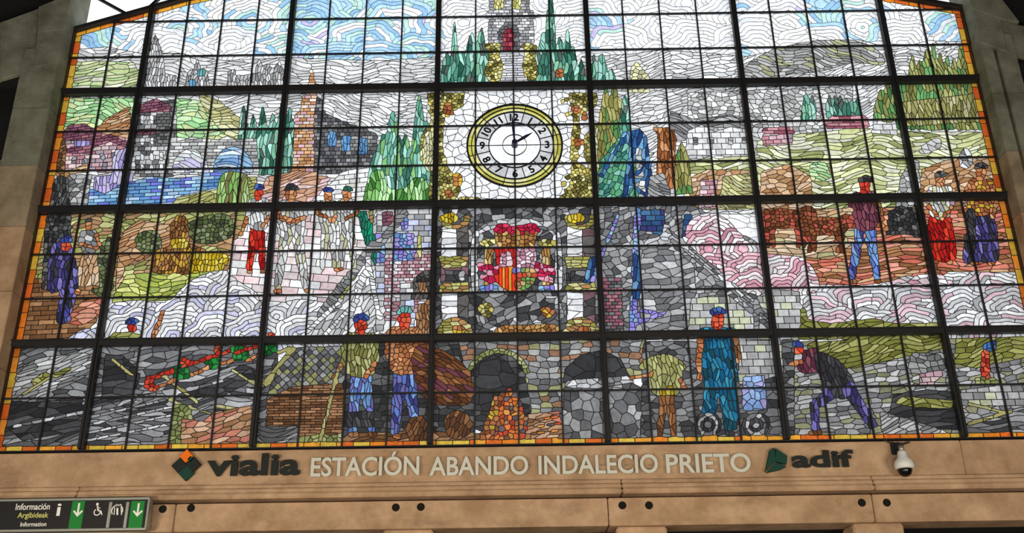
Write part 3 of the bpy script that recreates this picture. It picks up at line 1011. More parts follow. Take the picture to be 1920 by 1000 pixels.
# ---- third row, right: gantry, boiler, pipe, pink and white steam
MCH = R('glass_grey_machinery', vor(20, 14, .5, 5), (124, 124, 126), (96, 96, 98), (160, 160, 160), (190, 190, 190))
P(MCH, (1120, 388), (1300, 384), (1450, 470), (1456, 636), (1126, 636))
BOI = R('glass_grey_boiler', vor(34, 14, .2, 4), (170, 170, 172), (140, 140, 142), (196, 196, 198), (116, 116, 118))
S(BOI, (1206, 620), (1204, 470), (1230, 444), (1270, 450), (1300, 480), (1300, 600), (1260, 620))
BRK = R('glass_maroon_bricks', brick(13, 8), (146, 92, 106), (120, 120, 122), (170, 116, 128), (90, 90, 92))
P(BRK, (1128, 632), (1130, 520), (1166, 520), (1170, 632))
for a in ((1196, 388, 1186, 630, 14), (1160, 400, 1108, 530, 7), (1228, 386, 1226, 440, 9), (1200, 580, 1246, 590, 8), (1196, 606, 1250, 584, 6), (1186, 570, 1200, 606, 10)): L(BWN, *a)
NVY = R('glass_navy_panel', brick(22, 13), (46, 78, 120), (58, 56, 110), (70, 110, 150))
P(NVY, (1200, 430), (1204, 392), (1246, 392), (1248, 440)); P(NVY, (1280, 450), (1282, 400), (1298, 400), (1300, 470))
B(BLU, 1188, 470, 1200, 560)
for a in ((1252, 420, 1246, 450, 14),): L(SIL, *a)
pk_c = []
for i, (y, xa, xb, n, rr) in enumerate(((432, 1300, 1380, 1, 46), (470, 1290, 1430, 2, 52), (512, 1310, 1560, 4, 52), (548, 1340, 1560, 4, 50))):
    for k in range(n):
        pk_c.append((xa + (xb - xa) * (k + .5) / n + rnd.uniform(-10, 10), y + rnd.uniform(-5, 5), rr + rnd.uniform(-7, 7), .9))
PKS = R('glass_pink_steam', scallop(pk_c, 8.0, vor(24, 12), 50), (228, 180, 190), (238, 214, 220), (206, 150, 164), (246, 244, 244), (240, 226, 228))
wh_c = []
for i, (y, xa, xb, n, rr) in enumerate(((545, 1540, 1930, 4, 64), (588, 1500, 1950, 5, 66), (630, 1520, 1950, 5, 66))):
    for k in range(n):
        wh_c.append((xa + (xb - xa) * (k + .5) / n + rnd.uniform(-14, 14), y + rnd.uniform(-6, 6), rr + rnd.uniform(-8, 8), .8))
WHS = R('glass_white_steam', scallop(wh_c, 9.5, vor(30, 14), 60), (226, 226, 228), (206, 206, 208), (240, 240, 240), (190, 190, 192), (222, 190, 200))
REDG = R('glass_red_earth', vor(40, 9, .06, 4), (220, 132, 112), (176, 124, 84), (230, 158, 136), (140, 94, 62), (206, 164, 124), (206, 110, 90))
P(REDG, (1420, 392), (1890, 384), (1915, 530), (1750, 524), (1660, 530), (1530, 540), (1440, 480))
P(WHS, (1500, 636), (1506, 560), (1540, 532), (1640, 536), (1700, 516), (1760, 522), (1780, 508), (1920, 510), (1960, 636))
S(PKS, (1286, 470), (1292, 416), (1330, 398), (1366, 412), (1396, 446), (1440, 470), (1500, 480), (1530, 510), (1528, 548), (1420, 552), (1330, 510))
P(PKS, (1700, 530), (1722, 512), (1770, 514), (1782, 536), (1740, 538))
GBL = R('glass_grey_building', brick(24, 16), (176, 176, 176), (150, 150, 150), (200, 200, 198), (196, 200, 170))
P(GBL, (1290, 636), (1296, 560), (1340, 552), (1420, 560), (1440, 540), (1500, 546), (1506, 636))
for k in range(4):
    L((DGR, SIL, DGR, MCH)[k], 1250 + k * 4, 446 + k * 9 - 16, 1448 + k * 2, 612 + k * 9 - 18, 9)
OLG = R('glass_olive_grass', hill2, (140, 142, 72), (120, 122, 56), (166, 166, 100))
P(OLG, (1498, 636), (1506, 560), (1516, 598), (1560, 606), (1640, 596), (1680, 606), (1760, 604), (1764, 636))
B(SIL, 1414, 560, 1424, 622)
# shrubs right
P(DSH, (1662, 440), (1666, 396), (1690, 384), (1724, 392), (1734, 446), (1700, 440))

# ---- bottom row background: dimmer daylight put into its grey palettes
GR4 = R('glass_grey_harbour', vor(40, 13, .1, 6), (104, 104, 106), (130, 130, 132), (84, 84, 86), (160, 160, 160))
P(GR4, (-10, 640), (520, 640), (520, 850), (-10, 850))
WAV = R('glass_grey_waves', vor(64, 10, .12, 7), (122, 122, 124), (150, 150, 152), (92, 92, 94), (180, 180, 182), (70, 70, 72))
P(WAV, (-10, 850), (20, 760), (180, 740), (330, 700), (480, 680), (490, 850))
LTS = R('glass_light_ropes', vor(40, 8, .4, 3), (176, 176, 176), (140, 140, 140), (206, 206, 204))
S(LTS, (20, 720), (60, 676), (120, 664), (176, 652), (176, 690), (130, 720), (80, 740), (30, 756))
HUL = R('glass_dark_hull', vor(60, 15, .1, 4), (64, 64, 66), (84, 84, 86), (50, 50, 52))
P(HUL, (10, 800), (20, 752), (150, 756), (178, 770), (150, 806), (40, 826))
P(HUL, (190, 720), (196, 664), (230, 666), (262, 700), (250, 740), (190, 752))
P(HUL, (330, 728), (420, 716), (470, 690), (480, 710), (420, 740), (340, 748))
for a in ((60, 720, 90, 700, 14), (100, 706, 130, 690, 8)): L(OLG, *a)
for k in range(6):
    L(SIL, 20 + k * 60, 800 - k * 12, 110 + k * 62, 782 - k * 14, 6)
for k in range(5):
    L(SIL, 160, 826 - k * 14, 330, 792 - k * 16, 5)
OAR = R('glass_olive_oar', brick(60, 40), (190, 186, 130), (170, 164, 104))
for a in ((300, 700, 372, 756, 6), (208, 672, 250, 706, 6), (40, 740, 96, 704, 5), (430, 690, 486, 726, 5), (494, 722, 552, 652, 12), (504, 728, 562, 664, 7), (520, 662, 544, 650, 6), (400, 760, 470, 772, 6), (310, 748, 470, 800, 4)): L(OAR, *a)
GRS = R('glass_bank_grass', fine, (150, 156, 96), (120, 130, 76), (176, 180, 130))
P(GRS, (318, 832), (322, 760), (346, 756), (360, 770), (352, 832))
TNS = R('glass_tan_planks', vor(34, 11, .3, 4), (196, 152, 116), (170, 124, 86), (214, 176, 146), (206, 130, 110))
P(TNS, (336, 832), (340, 784), (380, 790), (400, 772), (470, 760), (474, 832))
NET = R('glass_grey_net', vor(13, 13, .78, 0, 60, .25), (120, 120, 122), (90, 90, 92), (150, 150, 150), (150, 150, 104))
P(NET, (500, 740), (520, 690), (560, 650), (640, 648), (650, 730), (560, 745))
BSK = R('glass_brown_brickwork', brick(22, 6), (150, 106, 72), (128, 86, 56), (172, 126, 90), (110, 74, 48))
P(BSK, (496, 800), (500, 748), (540, 726), (640, 716), (652, 832), (560, 832))
P(WAV, (478, 832), (484, 800), (556, 798), (560, 832))
P(GRS, (560, 832), (564, 816), (640, 814), (652, 780), (656, 832))
DK4 = R('glass_dark_quay', vor(26, 14), (66, 66, 68), (86, 86, 88), (104, 104, 104), (54, 54, 54))
P(DK4, (640, 850), (646, 640), (880, 640), (890, 850))
BRG = R('glass_brown_ground', vor(30, 10, .1, 4), (140, 100, 68), (118, 80, 52), (170, 130, 94))
P(BRG, (640, 834), (646, 812), (800, 808), (920, 810), (920, 834))
STW = R('glass_stone_wall', vor(24, 14, 0, 2, 60, .55), (150, 150, 150), (124, 124, 126), (176, 176, 174), (140, 140, 140), (104, 104, 106), (166, 166, 120), (160, 120, 94))
P(STW, (860, 640), (1210, 636), (1210, 700), (1070, 730), (1070, 834), (960, 834), (870, 690))
S(DK4, (884, 800), (884, 700), (896, 668), (930, 656), (960, 668), (984, 706), (990, 800))
ARD2 = R('glass_arch_mouth', vor(46, 34), (60, 60, 62), (68, 68, 70), (54, 54, 56))
P(ARD2, (892, 770), (892, 706), (900, 680), (926, 664), (952, 678), (970, 710), (972, 770))
ARC(GRS, 934, 714, 62, 52, 180, 345)
P(ARD2, (1056, 716), (1060, 690), (1090, 664), (1130, 656), (1164, 672), (1180, 704), (1176, 716))
VAT = R('glass_grey_vats', vor(24, 24), (120, 120, 122), (150, 150, 152), (92, 92, 94), (176, 176, 176))
P(VAT, (1056, 834), (1058, 716), (1180, 712), (1216, 740), (1206, 834))
P(SIL, (1058, 726), (1064, 712), (1176, 704), (1190, 716), (1120, 728))
FIR = R('glass_orange_fire', fine, (226, 116, 56), (196, 76, 52), (222, 150, 76), (140, 90, 64), (110, 96, 100), (180, 130, 96))
P(FIR, (922, 832), (920, 770), (936, 736), (956, 726), (976, 746), (984, 780), (1050, 790), (1056, 832))
P(TNS, (984, 834), (990, 776), (1050, 770), (1056, 834))
for k in range(4): L(FIR, 990, 790 + k * 12, 1050, 780 + k * 13, 5)
for k in range(4): L(RST, 900 + k * 6, 834, 930 + k * 3, 742, 8)
DK5 = R('glass_dark_yard', vor(26, 14, .1, 3), (90, 90, 92), (116, 116, 118), (72, 72, 74), (140, 140, 140))
P(DK5, (1200, 850), (1206, 640), (1500, 636), (1500, 850))
P(GBL, (1386, 720), (1386, 640), (1466, 636), (1470, 700), (1420, 716))
BW4 = R('glass_grey_brick_wall', vor(26, 11, .12, 3, 60, .6), (140, 140, 142), (116, 116, 118), (166, 166, 166), (190, 190, 190), (150, 150, 120))
P(BW4, (1490, 850), (1490, 640), (1960, 630), (1960, 850))
P(OLG, (1510, 690), (1516, 642), (1600, 636), (1772, 634), (1780, 650), (1700, 668), (1600, 690), (1540, 684))
P(OLG, (1790, 680), (1794, 634), (1930, 630), (1930, 668), (1830, 690))
P(HUL, (1664, 800), (1676, 740), (1740, 730), (1800, 736), (1806, 806), (1730, 802))
P(OLG, (1680, 756), (1690, 742), (1790, 750), (1786, 766), (1720, 764))
S(PNK, (1726, 720), (1730, 690), (1756, 686), (1770, 700), (1756, 714), (1740, 724))
P(GWL, (1700, 700), (1712, 660), (1764, 664), (1776, 690), (1730, 700))
P(GBL, (1800, 760), (1806, 730), (1930, 716), (1930, 760))
P(WAV, (1806, 832), (1816, 790), (1930, 760), (1960, 832))
L(OAR, 1816, 756, 1890, 774, 5); L(OAR, 1816, 796, 1900, 770, 6)
P(LTS, (1660, 834), (1650, 770), (1700, 784), (1770, 806), (1810, 834))

# ---- generic little figures
SKN = R('glass_figure_skin', fine, (196, 128, 82), (170, 100, 62), (214, 150, 104))
SKR = R('glass_figure_skin', fine, (206, 66, 46), (180, 48, 36), (222, 96, 66))
NAV = R('glass_figure_cap', fine, (52, 62, 130), (70, 110, 170))
WCL = R('glass_figure_white_clothes', cloth, (236, 236, 234), (206, 206, 204), (168, 168, 168), (190, 188, 150), (222, 222, 220))
BCL = R('glass_figure_blue_trousers', cloth, (92, 120, 190), (120, 160, 214), (70, 70, 140), (110, 110, 180))
TCL = R('glass_figure_teal_overalls', cloth, (36, 120, 160), (22, 92, 130), (60, 150, 180), (30, 80, 96))
OCL = R('glass_figure_olive_shirt', cloth, (160, 160, 96), (184, 184, 126), (130, 130, 70))
RCL = R('glass_figure_red_skirt', cloth, (190, 34, 30), (214, 60, 40), (150, 24, 26))
VCL = R('glass_figure_violet_clothes', cloth, (84, 78, 140), (64, 58, 110), (120, 114, 180), (56, 54, 66))
DCL = R('glass_figure_dark_clothes', cloth, (62, 62, 66), (80, 80, 84), (50, 48, 52))
MCL = R('glass_figure_maroon_shirt', cloth, (112, 58, 76), (130, 74, 88), (92, 44, 60))
BGC = R('glass_figure_beige_apron', cloth, (206, 170, 134), (186, 146, 108), (222, 196, 164))
BRC = R('glass_figure_brown_clothes', cloth, (140, 92, 56), (116, 72, 40), (166, 116, 76))
GCL = R('glass_figure_green_jersey', fine, (34, 128, 54), (52, 150, 72), (24, 96, 44))


def figure(x, yh, yf, cap, skin, top, legs, shoes=None, dx=0.0, arms=(), stance=None, wd=1.0, skirt=False):
    """simple standing figure: head at yh, feet at yf; dx leans the head sideways"""
    H = yf - yh
    hr = H * .058
    hx = x + dx
    ys, yw = yh + H * .17, yh + H * .48
    sw, ww = H * .115 * wd, H * .085 * wd
    st = stance or (-.07, .08)
    if skirt:
        S(legs, (x - ww, yw - H * .04), (x + ww, yw - H * .04), (x + sw * 1.3, yf - H * .06), (x, yf - H * .03), (x - sw * 1.3, yf - H * .06))
    else:
        for s in st:
            fx = x + s * H * 1.1
            mx = x + s * H * .75
            L(legs, x + s * H * .45, yw - H * .03, mx, yw + H * .26, H * .105, H * .085)
            L(legs, mx, yw + H * .23, fx, yf - H * .03, H * .085, H * .062)
    for s in st:
        fx = x + s * H * 1.1
        E(shoes if shoes else skin, fx + H * .012, yf - H * .015, H * .045, H * .022)
    S(top, (hx * .5 + x * .5 - sw, ys + H * .015), (hx - H * .03, ys - H * .025), (hx + H * .03, ys - H * .025), (hx * .5 + x * .5 + sw, ys + H * .015), (x + ww * 1.05, yw), (x - ww * 1.05, yw))
    for (ax, ay, bx, by, c) in arms:
        s = -1 if ax < 0 else 1
        shx, shy = hx * .5 + x * .5 + s * sw * .8, ys + H * .03
        ex, ey = x + ax * H, yh + ay * H
        L(c, shx, shy, ex, ey, H * .062, H * .05)
        L(SKN, ex, ey, x + bx * H, yh + by * H, H * .05, H * .036)
        E(SKN, x + bx * H, yh + by * H, H * .026, H * .026)
    L(skin, hx, yh + hr, (hx * .7 + x * .3), ys, hr * 1.0)
    E(skin, hx, yh + hr * 1.5, hr * .92, hr * 1.3)
    if cap: S(cap, (hx - hr * 1.2, yh + hr * .9), (hx - hr * .7, yh - hr * .1), (hx + hr * .6, yh - hr * .2), (hx + hr * 1.3, yh + hr * .7), (hx, yh + hr * .75))


# four pale-clad men on the path
figure(484, 346, 512, NAV, SKR, WCL, RCL, SKN, arms=((-.13, .36, -.2, .55, WCL), (.14, .34, .04, .46, WCL)), stance=(-.1, .04))
figure(545, 346, 548, DSH, SKN, WCL, WCL, SKN, arms=((-.13, .30, .05, .33, SKN), (.15, .30, -.02, .34, WCL)), stance=(-.12, .13), wd=1.15)
figure(615, 352, 508, NAV, SKN, WCL, WCL, SKN, arms=((-.13, .30, .06, .38, SKN), (.13, .3, .02, .4, WCL)))
figure(650, 350, 506, CYP, SKN, WCL, WCL, SKN, arms=((.14, .3, -.02, .38, WCL),))
# garden pair on the left
S(VCL, (88, 545), (92, 470), (110, 452), (134, 458), (142, 500), (146, 540), (124, 600), (104, 600), (112, 548))
E(SKR, 122, 458, 9, 13); S(NAV, (110, 452), (116, 442), (130, 442), (134, 452))
for a in ((128, 545, 142, 545, 12), (112, 560, 128, 602, 13)): L(BCL, *a)
E(SKN, 144, 546, 8, 6)
figure(165, 410, 540, DSH, SKN, GWL, BGC, BRC, arms=((-.14, .35, .12, .42, GWL), (.14, .34, .22, .4, SKN)), skirt=True)
# man and cattle
figure(1622, 330, 530, DSH, SKR, MCL, BCL, BRC, arms=((-.15, .36, -.2, .5, MCL), (.16, .36, .2, .5, BRC)), stance=(-.11, .11), wd=1.15)
TPA = R('glass_tan_meadow', vor(36, 10, .05, 4), (214, 182, 146), (196, 158, 118), (222, 200, 170), (180, 176, 130))
COW = R('glass_brown_cattle', vor(12, 11, 0, 3), (120, 68, 42), (96, 54, 34), (146, 84, 56), (182, 84, 70))


def cow(x, y, s):
    S(COW, (x - 52 * s, y - 18 * s), (x - 20 * s, y - 24 * s), (x + 20 * s, y - 22 * s), (x + 44 * s, y - 30 * s), (x + 62 * s, y - 20 * s), (x + 66 * s, y + 2 * s), (x + 48 * s, y + 6 * s), (x + 30 * s, y + 18 * s), (x - 30 * s, y + 20 * s), (x - 54 * s, y + 10 * s))
    for lx in (-46, -32, 22, 34): L(COW, x + lx * s, y + 10 * s, x + (lx + 3) * s, y + 62 * s, 13 * s, 8 * s)
    L(CRM, x + 52 * s, y - 26 * s, x + 66 * s, y - 42 * s, 5 * s)


P(TPA, (1424, 400), (1600, 388), (1604, 452), (1560, 486), (1440, 474))
cow(1476, 410, .86); cow(1552, 424, .80)
# two women on the right
figure(1764, 322, 494, DSH, SKN, WCL, RCL, SKN, arms=((-.14, .35, -.04, .46, PNK), (.14, .36, .02, .5, PNK)), skirt=True, wd=1.15)
figure(1840, 306, 496, DSH, SKN, RST, VCL, SKN, arms=((-.15, .32, -.05, .2, SKN), (.16, .36, .12, .52, SKN)), skirt=True, wd=1.2)
S(DCL, (1812, 400), (1828, 396), (1830, 470), (1812, 466))
S(SIL, (1800, 292), (1812, 276), (1824, 292), (1820, 312), (1804, 312))
# head and arm above the harbour
E(SKR, 246, 614, 9, 12); S(NAV, (234, 606), (240, 596), (254, 596), (260, 606)); L(SKN, 284, 636, 306, 580, 11, 8)
P(OLG, (196, 638), (214, 622), (262, 626), (266, 638))
# rowing crew
for i, (x, y) in enumerate(((300, 712), (362, 690), (410, 674), (462, 664))):
    S(GCL, (x + 20, y - 22), (x + 46, y - 28), (x + 56, y - 6), (x + 30, y + 2))
    L(SKR, x + 24, y - 18, x - 24, y - 2, 9, 6); L(SKN, x + 30, y - 2, x - 6, y + 14, 9, 6)
    E(SKR, x + 46, y - 34, 8, 9)
S(SKR, (268, 724), (274, 706), (290, 704), (286, 718), (300, 726), (284, 734))
# two quay workers
figure(676, 590, 818, NAV, SKR, OCL, BCL, BRC, arms=((-.15, .40, -.22, .52, OCL), (.13, .38, .04, .5, OCL)), wd=1.25)
figure(758, 576, 822, TEAL, SKR, SKN, BCL, RST, arms=((-.13, .36, -.08, .46, SKN), (.14, .34, .2, .28, SKN)), wd=1.2)
B(DCL, 644, 772, 700, 800)
RPE = R('glass_brown_net_bundle', vor(30, 9, -.6, 3), (124, 76, 44), (98, 58, 36), (150, 100, 62), (110, 60, 72))
S(RPE, (772, 662), (800, 646), (850, 668), (880, 700), (884, 752), (840, 760), (800, 750), (780, 720))
L(OAR, 600, 826, 634, 690, 6)
BRL = R('glass_barrel', vor(22, 9, 1.2), (140, 96, 60), (120, 76, 46), (96, 62, 40))
E(BRL, 782, 806, 22, 26); E(BRL, 858, 796, 26, 28)
# foundry men
figure(1250, 660, 822, None, SKN, OCL, BRC, DCL, dx=-8, arms=((-.16, .26, -.4, .3, SKN), (.15, .3, .22, .42, OCL)), wd=1.7)
S(OCL, (1198, 688), (1220, 668), (1256, 664), (1284, 682), (1280, 694), (1220, 694))
P(GFN, (1236, 726), (1262, 722), (1264, 738), (1238, 740))
figure(1346, 578, 816, NAV, SKR, TCL, TCL, DCL, arms=((-.15, .40, -.14, .55, SKN), (.17, .40, .08, .44, BRC)), wd=1.35, stance=(-.06, .08))
P(TCL, (1318, 716), (1322, 626), (1374, 626), (1384, 716))
L(TCL, 1336, 700, 1328, 800, 30, 24); L(TCL, 1362, 700, 1372, 806, 30, 24)
CRT = R('glass_pale_blue_cart', vor(16, 16, .78), (150, 180, 222), (176, 166, 220), (126, 156, 206))
P(CRT, (1392, 770), (1394, 706), (1434, 702), (1440, 768))
for x in (1328, 1418):
    E(DCL, x, 796, 26, 25); ARC(SIL, x, 796, 20, 14, 0, 360); E(SIL, x, 796, 7, 7)
# bending man with a barrow
E(SKR, 1498, 654, 8, 11); S(NAV, (1486, 648), (1492, 638), (1504, 640), (1508, 650))
S(MCL, (1496, 690), (1510, 660), (1534, 654), (1540, 690), (1516, 700))
L(SKN, 1506, 676, 1474, 686, 11, 8)
S(DCL, (1530, 660), (1570, 672), (1600, 710), (1610, 742), (1560, 744), (1536, 700))
L(VCL, 1586, 720, 1640, 800, 26, 16); L(VCL, 1560, 736, 1530, 758, 24, 18); L(VCL, 1528, 752, 1530, 806, 20, 12)
E(BRC, 1528, 812, 14, 6)
# small post figure on the right
P(SKR, (1838, 712), (1842, 656), (1856, 656), (1858, 714)); S(NAV, (1846, 656), (1848, 640), (1866, 638), (1868, 656))
P(GRS, (1828, 722), (1830, 708), (1872, 708), (1870, 722))

# ---- orange border all round
BOR = R('glass_orange_border', brick(34, 400, 0, 0), (232, 134, 40), (240, 166, 56), (222, 108, 40), (226, 190, 76), jit=.08)
BOV = R('glass_orange_border', brick(400, 34, 0, 0), (222, 116, 36), (206, 92, 36), (226, 140, 50), (214, 168, 60), jit=.1)
reg[CX < XL + .105] = BOV
reg[CX > XR - .105] = BOV
reg[CZ < 0.075] = BOR
tz = np.array([top_z(x) for x in cx])[None, :]
reg[(CZ > tz - .10)] = BOR
out = CZ > tz
# clock opening
CLX, CLZ, CLR = 0.005, 5.06, 0.795
reg[np.hypot(CX - CLX, CZ - CLZ) < CLR] = 0
reg[out] = 0

# ------------------------------------------------------------------ lead pattern, pieces
lab = np.zeros((GH, GW), np.int64)
for i in range(1, len(REG)):
    mk = reg == i
    if not mk.any(): continue
    lab[mk] = (REG[i]['pat'](UU[mk], VV[mk], i * 13 + 1) & 0xfffff) + i * (1 << 20)

ends = [XL] + MULL + [XR]
VBARS = []
for a, b in zip(ends, ends[1:]):
    n = 4 if b - a > 2 else 2
    VBARS += [a + (b - a) * k / n for k in range(1, n)]
HBARS = ZL
vlines = np.array(sorted(MULL + VBARS))
hlines = np.array(sorted(TRAN + HBARS))
pcol = np.searchsorted(vlines, cx)
prow = np.searchsorted(hlines, cz)
panel = prow[:, None] * 64 + pcol[None, :]
NP_ = 64 * 16
lab2 = np.where(lab > 0, lab * NP_ + panel, -1)
_, inv = np.unique(lab2, return_inverse=True)
inv = inv.reshape(lab2.shape).astype(np.int32)


def components(l):
    """connected cells of equal label, by union-find over row runs"""
    h, w_ = l.shape
    st = np.ones((h, w_), bool)
    st[:, 1:] = l[:, 1:] != l[:, :-1]
    run = (np.cumsum(st.ravel()) - 1).reshape(h, w_)
    nr = int(run[-1, -1]) + 1
    same = l[1:] == l[:-1]
    a, b = run[:-1][same], run[1:][same]
    pairs = np.unique(a.astype(np.int64) * nr + b)
    par = list(range(nr))
    for q in pairs.tolist():
        x, y = divmod(q, nr)
        while par[x] != x:
            par[x] = par[par[x]]
            x = par[x]
        while par[y] != y:
            par[y] = par[par[y]]
            y = par[y]
        if x < y: par[y] = x
        elif y < x: par[x] = y
    for k in range(nr):
        par[k] = par[par[k]]
    firstcell = np.nonzero(st.ravel())[0]
    return firstcell[np.array(par)][run]


comp = components(inv)
# swallow splinters into a neighbour of the same panel
big = np.bincount(comp.ravel(), minlength=GW * GH)[comp] >= 46
big |= lab2 < 0
lab3 = inv.copy()
for _ in range(14):
    todo = ~big
    if not todo.any(): break
    for dy, dx in ((0, 1), (1, 0), (0, -1), (-1, 0)):
        src = np.roll(lab3, (dy, dx), (0, 1))
        ok = todo & np.roll(big, (dy, dx), (0, 1)) & (np.roll(panel, (dy, dx), (0, 1)) == panel) & (np.roll(lab2, (dy, dx), (0, 1)) >= 0)
        lab3[ok] = src[ok]
        reg[ok] = np.roll(reg, (dy, dx), (0, 1))[ok]
        big = big | ok
        todo = ~big
comp = components(lab3)
ids, piece = np.unique(comp, return_inverse=True)
piece = piece.reshape(comp.shape).astype(np.int64)
NPC = len(ids)
area_ = np.bincount(piece.ravel(), minlength=NPC)
px_ = np.bincount(piece.ravel(), CX.ravel(), NPC) / area_
pz_ = np.bincount(piece.ravel(), CZ.ravel(), NPC) / area_
preg = reg.ravel()[ids]
solid = (lab2.ravel()[ids] >= 0) & (preg > 0)


def to_px(X, Z):
    d = np.stack([X - CAM.x, np.full_like(X, -CAM.y), Z - CAM.z], -1)
    z = d @ np.array(FWD)
    return 960 + F_PX * (d @ np.array(RGT)) / z, 500 - F_PX * (d @ np.array(UPV)) / z


ppx, ppy = to_px(px_, pz_)
prng = np.random.default_rng(5)
pcolr = np.ones((NPC, 4), np.float32)
blue_zones = [(530, -80, 830, 112, .72), (140, 50, 245, 98, .75), (330, 10, 480, 75, .38), (470, 20, 540, 110, .4), (1500, -60, 1600, 52, .7), (1560, 10, 1660, 66, .65), (1740, 28, 1812, 78, .7), (1380, 10, 1400, 110, .5), (1100, 15, 1130, 95, .5), (1120, 30, 1190, 65, .4), (350, -60, 540, 0, .3)]
for k in range(NPC):
    r = REG[preg[k]]
    if r['pal'] is None: continue
    c = r['pal'][prng.integers(len(r['pal']))]
    if r['name'] == 'glass_sky':
        x, y = ppx[k], ppy[k]
        c = (252, 252, 252) if prng.random() < .8 else (236, 238, 242)
        for zx0, zy0, zx1, zy1, pr in blue_zones:
            if zx0 < x < zx1 and zy0 < y < zy1 and prng.random() < pr:
                c = [(178, 216, 244), (190, 226, 250), (156, 200, 236), (196, 234, 224), (210, 200, 240)][min(4, int(prng.integers(17)) // 4)]
                break
    f_ = 1 + r['jit'] * prng.uniform(-1.3, 1.0)
    pcolr[k, :3] = np.clip(np.array(lin(c)) * f_, 0, .97)

# trace the borders between pieces as chains of lattice points
lp = np.full((GH + 2, GW + 2), -1, np.int64)
lp[1:-1, 1:-1] = np.where(solid[piece], piece, -1)
# lattice vertex (i,j), i in 0..GH, j in 0..GW ; cell (i,j) is lp[i+1,j+1]
eR = np.zeros((GH + 1, GW + 1), bool)   # edge (i,j)-(i,j+1)
eD = np.zeros((GH + 1, GW + 1), bool)   # edge (i,j)-(i+1,j)
eR[:, :GW] = lp[:-1, 1:-1] != lp[1:, 1:-1]
eD[:GH, :] = lp[1:-1, :-1] != lp[1:-1, 1:]
deg = eR.astype(int) + eD.astype(int)
deg[:, 1:] += eR[:, :-1]
deg[1:, :] += eD[:-1, :]
eRl, eDl, degl = eR.tolist(), eD.tolist(), deg.tolist()
useR = [[False] * (GW + 1) for _ in range(GH + 1)]
useD = [[False] * (GW + 1) for _ in range(GH + 1)]


def nbrs(i, j):
    if j < GW and eRl[i][j] and not useR[i][j]: yield (i, j + 1, 0, i, j)
    if j > 0 and eRl[i][j - 1] and not useR[i][j - 1]: yield (i, j - 1, 0, i, j - 1)
    if i < GH and eDl[i][j] and not useD[i][j]: yield (i + 1, j, 1, i, j)
    if i > 0 and eDl[i - 1][j] and not useD[i - 1][j]: yield (i - 1, j, 1, i - 1, j)


def mark(k, i, j):
    if k == 0: useR[i][j] = True
    else: useD[i][j] = True


chains = []


def walk(i, j, st):
    ch = [(j, i)]
    ni, nj, k, a, b = st
    mark(k, a, b)
    first = (k, a, b)
    while True:
        ch.append((nj, ni))
        if degl[ni][nj] != 2: break
        nx = next(nbrs(ni, nj), None)
        if nx is None: break
        ni, nj, k, a, b = nx
        mark(k, a, b)
    chains.append((ch, first))


node_i, node_j = np.nonzero((deg > 0) & (deg != 2))
for i, j in zip(node_i.tolist(), node_j.tolist()):
    while True:
        st = next(nbrs(i, j), None)
        if st is None: break
        walk(i, j, st)
li, lj = np.nonzero(deg == 2)
for i, j in zip(li.tolist(), lj.tolist()):
    st = next(nbrs(i, j), None)
    if st is not None: walk(i, j, st)


def dp(p, tol):
    keep = [0, len(p) - 1]
    st = [(0, len(p) - 1)]
    while st:
        a, b = st.pop()
        if b - a < 2: continue
        d = p[b] - p[a]
        n = math.hypot(d[0], d[1])
        q = p[a + 1:b] - p[a]
        if n < 1e-9: dist = np.hypot(q[:, 0], q[:, 1])
        else: dist = np.abs(q[:, 0] * d[1] - q[:, 1] * d[0]) / n
        k = int(dist.argmax())
        if dist[k] > tol:
            k += a + 1
            keep.append(k)
            st += [(a, k), (k, b)]
    return p[sorted(keep)]


def side_labels(first):
    k, i, j = first
    if k == 0: return lp[i, j + 1], lp[i + 1, j + 1]
    return lp[i + 1, j], lp[i + 1, j + 1]


LEADV, LEADF = [], []
HWL = 0.0058
panel_geo = {}
pflat = panel.ravel()[ids]
rname = [r['name'] for r in REG]
YG = 0.03


def g2(p): return GX0 + p[0] * RES, GZ0 + p[1] * RES


for ch, first in chains:
    p = np.array(ch, float)
    closed = ch[0] == ch[-1]
    la, lb_ = side_labels(first)
    border = la < 0 or lb_ < 0 or pflat[la] != pflat[lb_]
    if not border and len(p) > 3:
        for _ in range(4):
            q = p.copy()
            q[1:-1] = (p[:-2] + 2 * p[1:-1] + p[2:]) / 4
            p = q
        p = dp(p, .33)
    elif len(p) > 2:
        p = dp(p, .6 if (la < 0 or lb_ < 0) else .05)
    for l in {int(la), int(lb_)}:
        if l >= 0:
            panel_geo.setdefault(int(pflat[l]), []).append(p)
    if la >= 0 and lb_ >= 0 and pflat[la] != pflat[lb_]:
        continue
    # lead came: a low rounded ridge in front of the joint
    hw = HWL * (0.6 if (rname[preg[la]] == 'glass_sky' and rname[preg[lb_]] == 'glass_sky') else 1.0 if pz_[la] > 4 else 1.1)
    n = len(p)
    xy = np.array([g2(a) for a in p])
    t = np.zeros_like(xy)
    t[1:-1] = xy[2:] - xy[:-2]
    t[0], t[-1] = xy[1] - xy[0], xy[-1] - xy[-2]
    if closed and n > 3: t[0] = t[-1] = xy[1] - xy[-2]
    t /= np.maximum(np.hypot(t[:, 0], t[:, 1])[:, None], 1e-9)
    nn = np.stack([-t[:, 1], t[:, 0]], 1) * hw
    b0 = len(LEADV)
    for k in range(n):
        x, z = xy[k]
        dx, dz = nn[k]
        LEADV += [(x - dx, YG - .001, z - dz), (x - dx * .6, YG - .008, z - dz * .6), (x + dx * .6, YG - .008, z + dz * .6), (x + dx, YG - .001, z + dz)]
    for k in range(n - 1):
        q = b0 + k * 4
        for e in range(3):
            LEADF.append((q + e, q + e + 1, q + e + 5, q + e + 4))

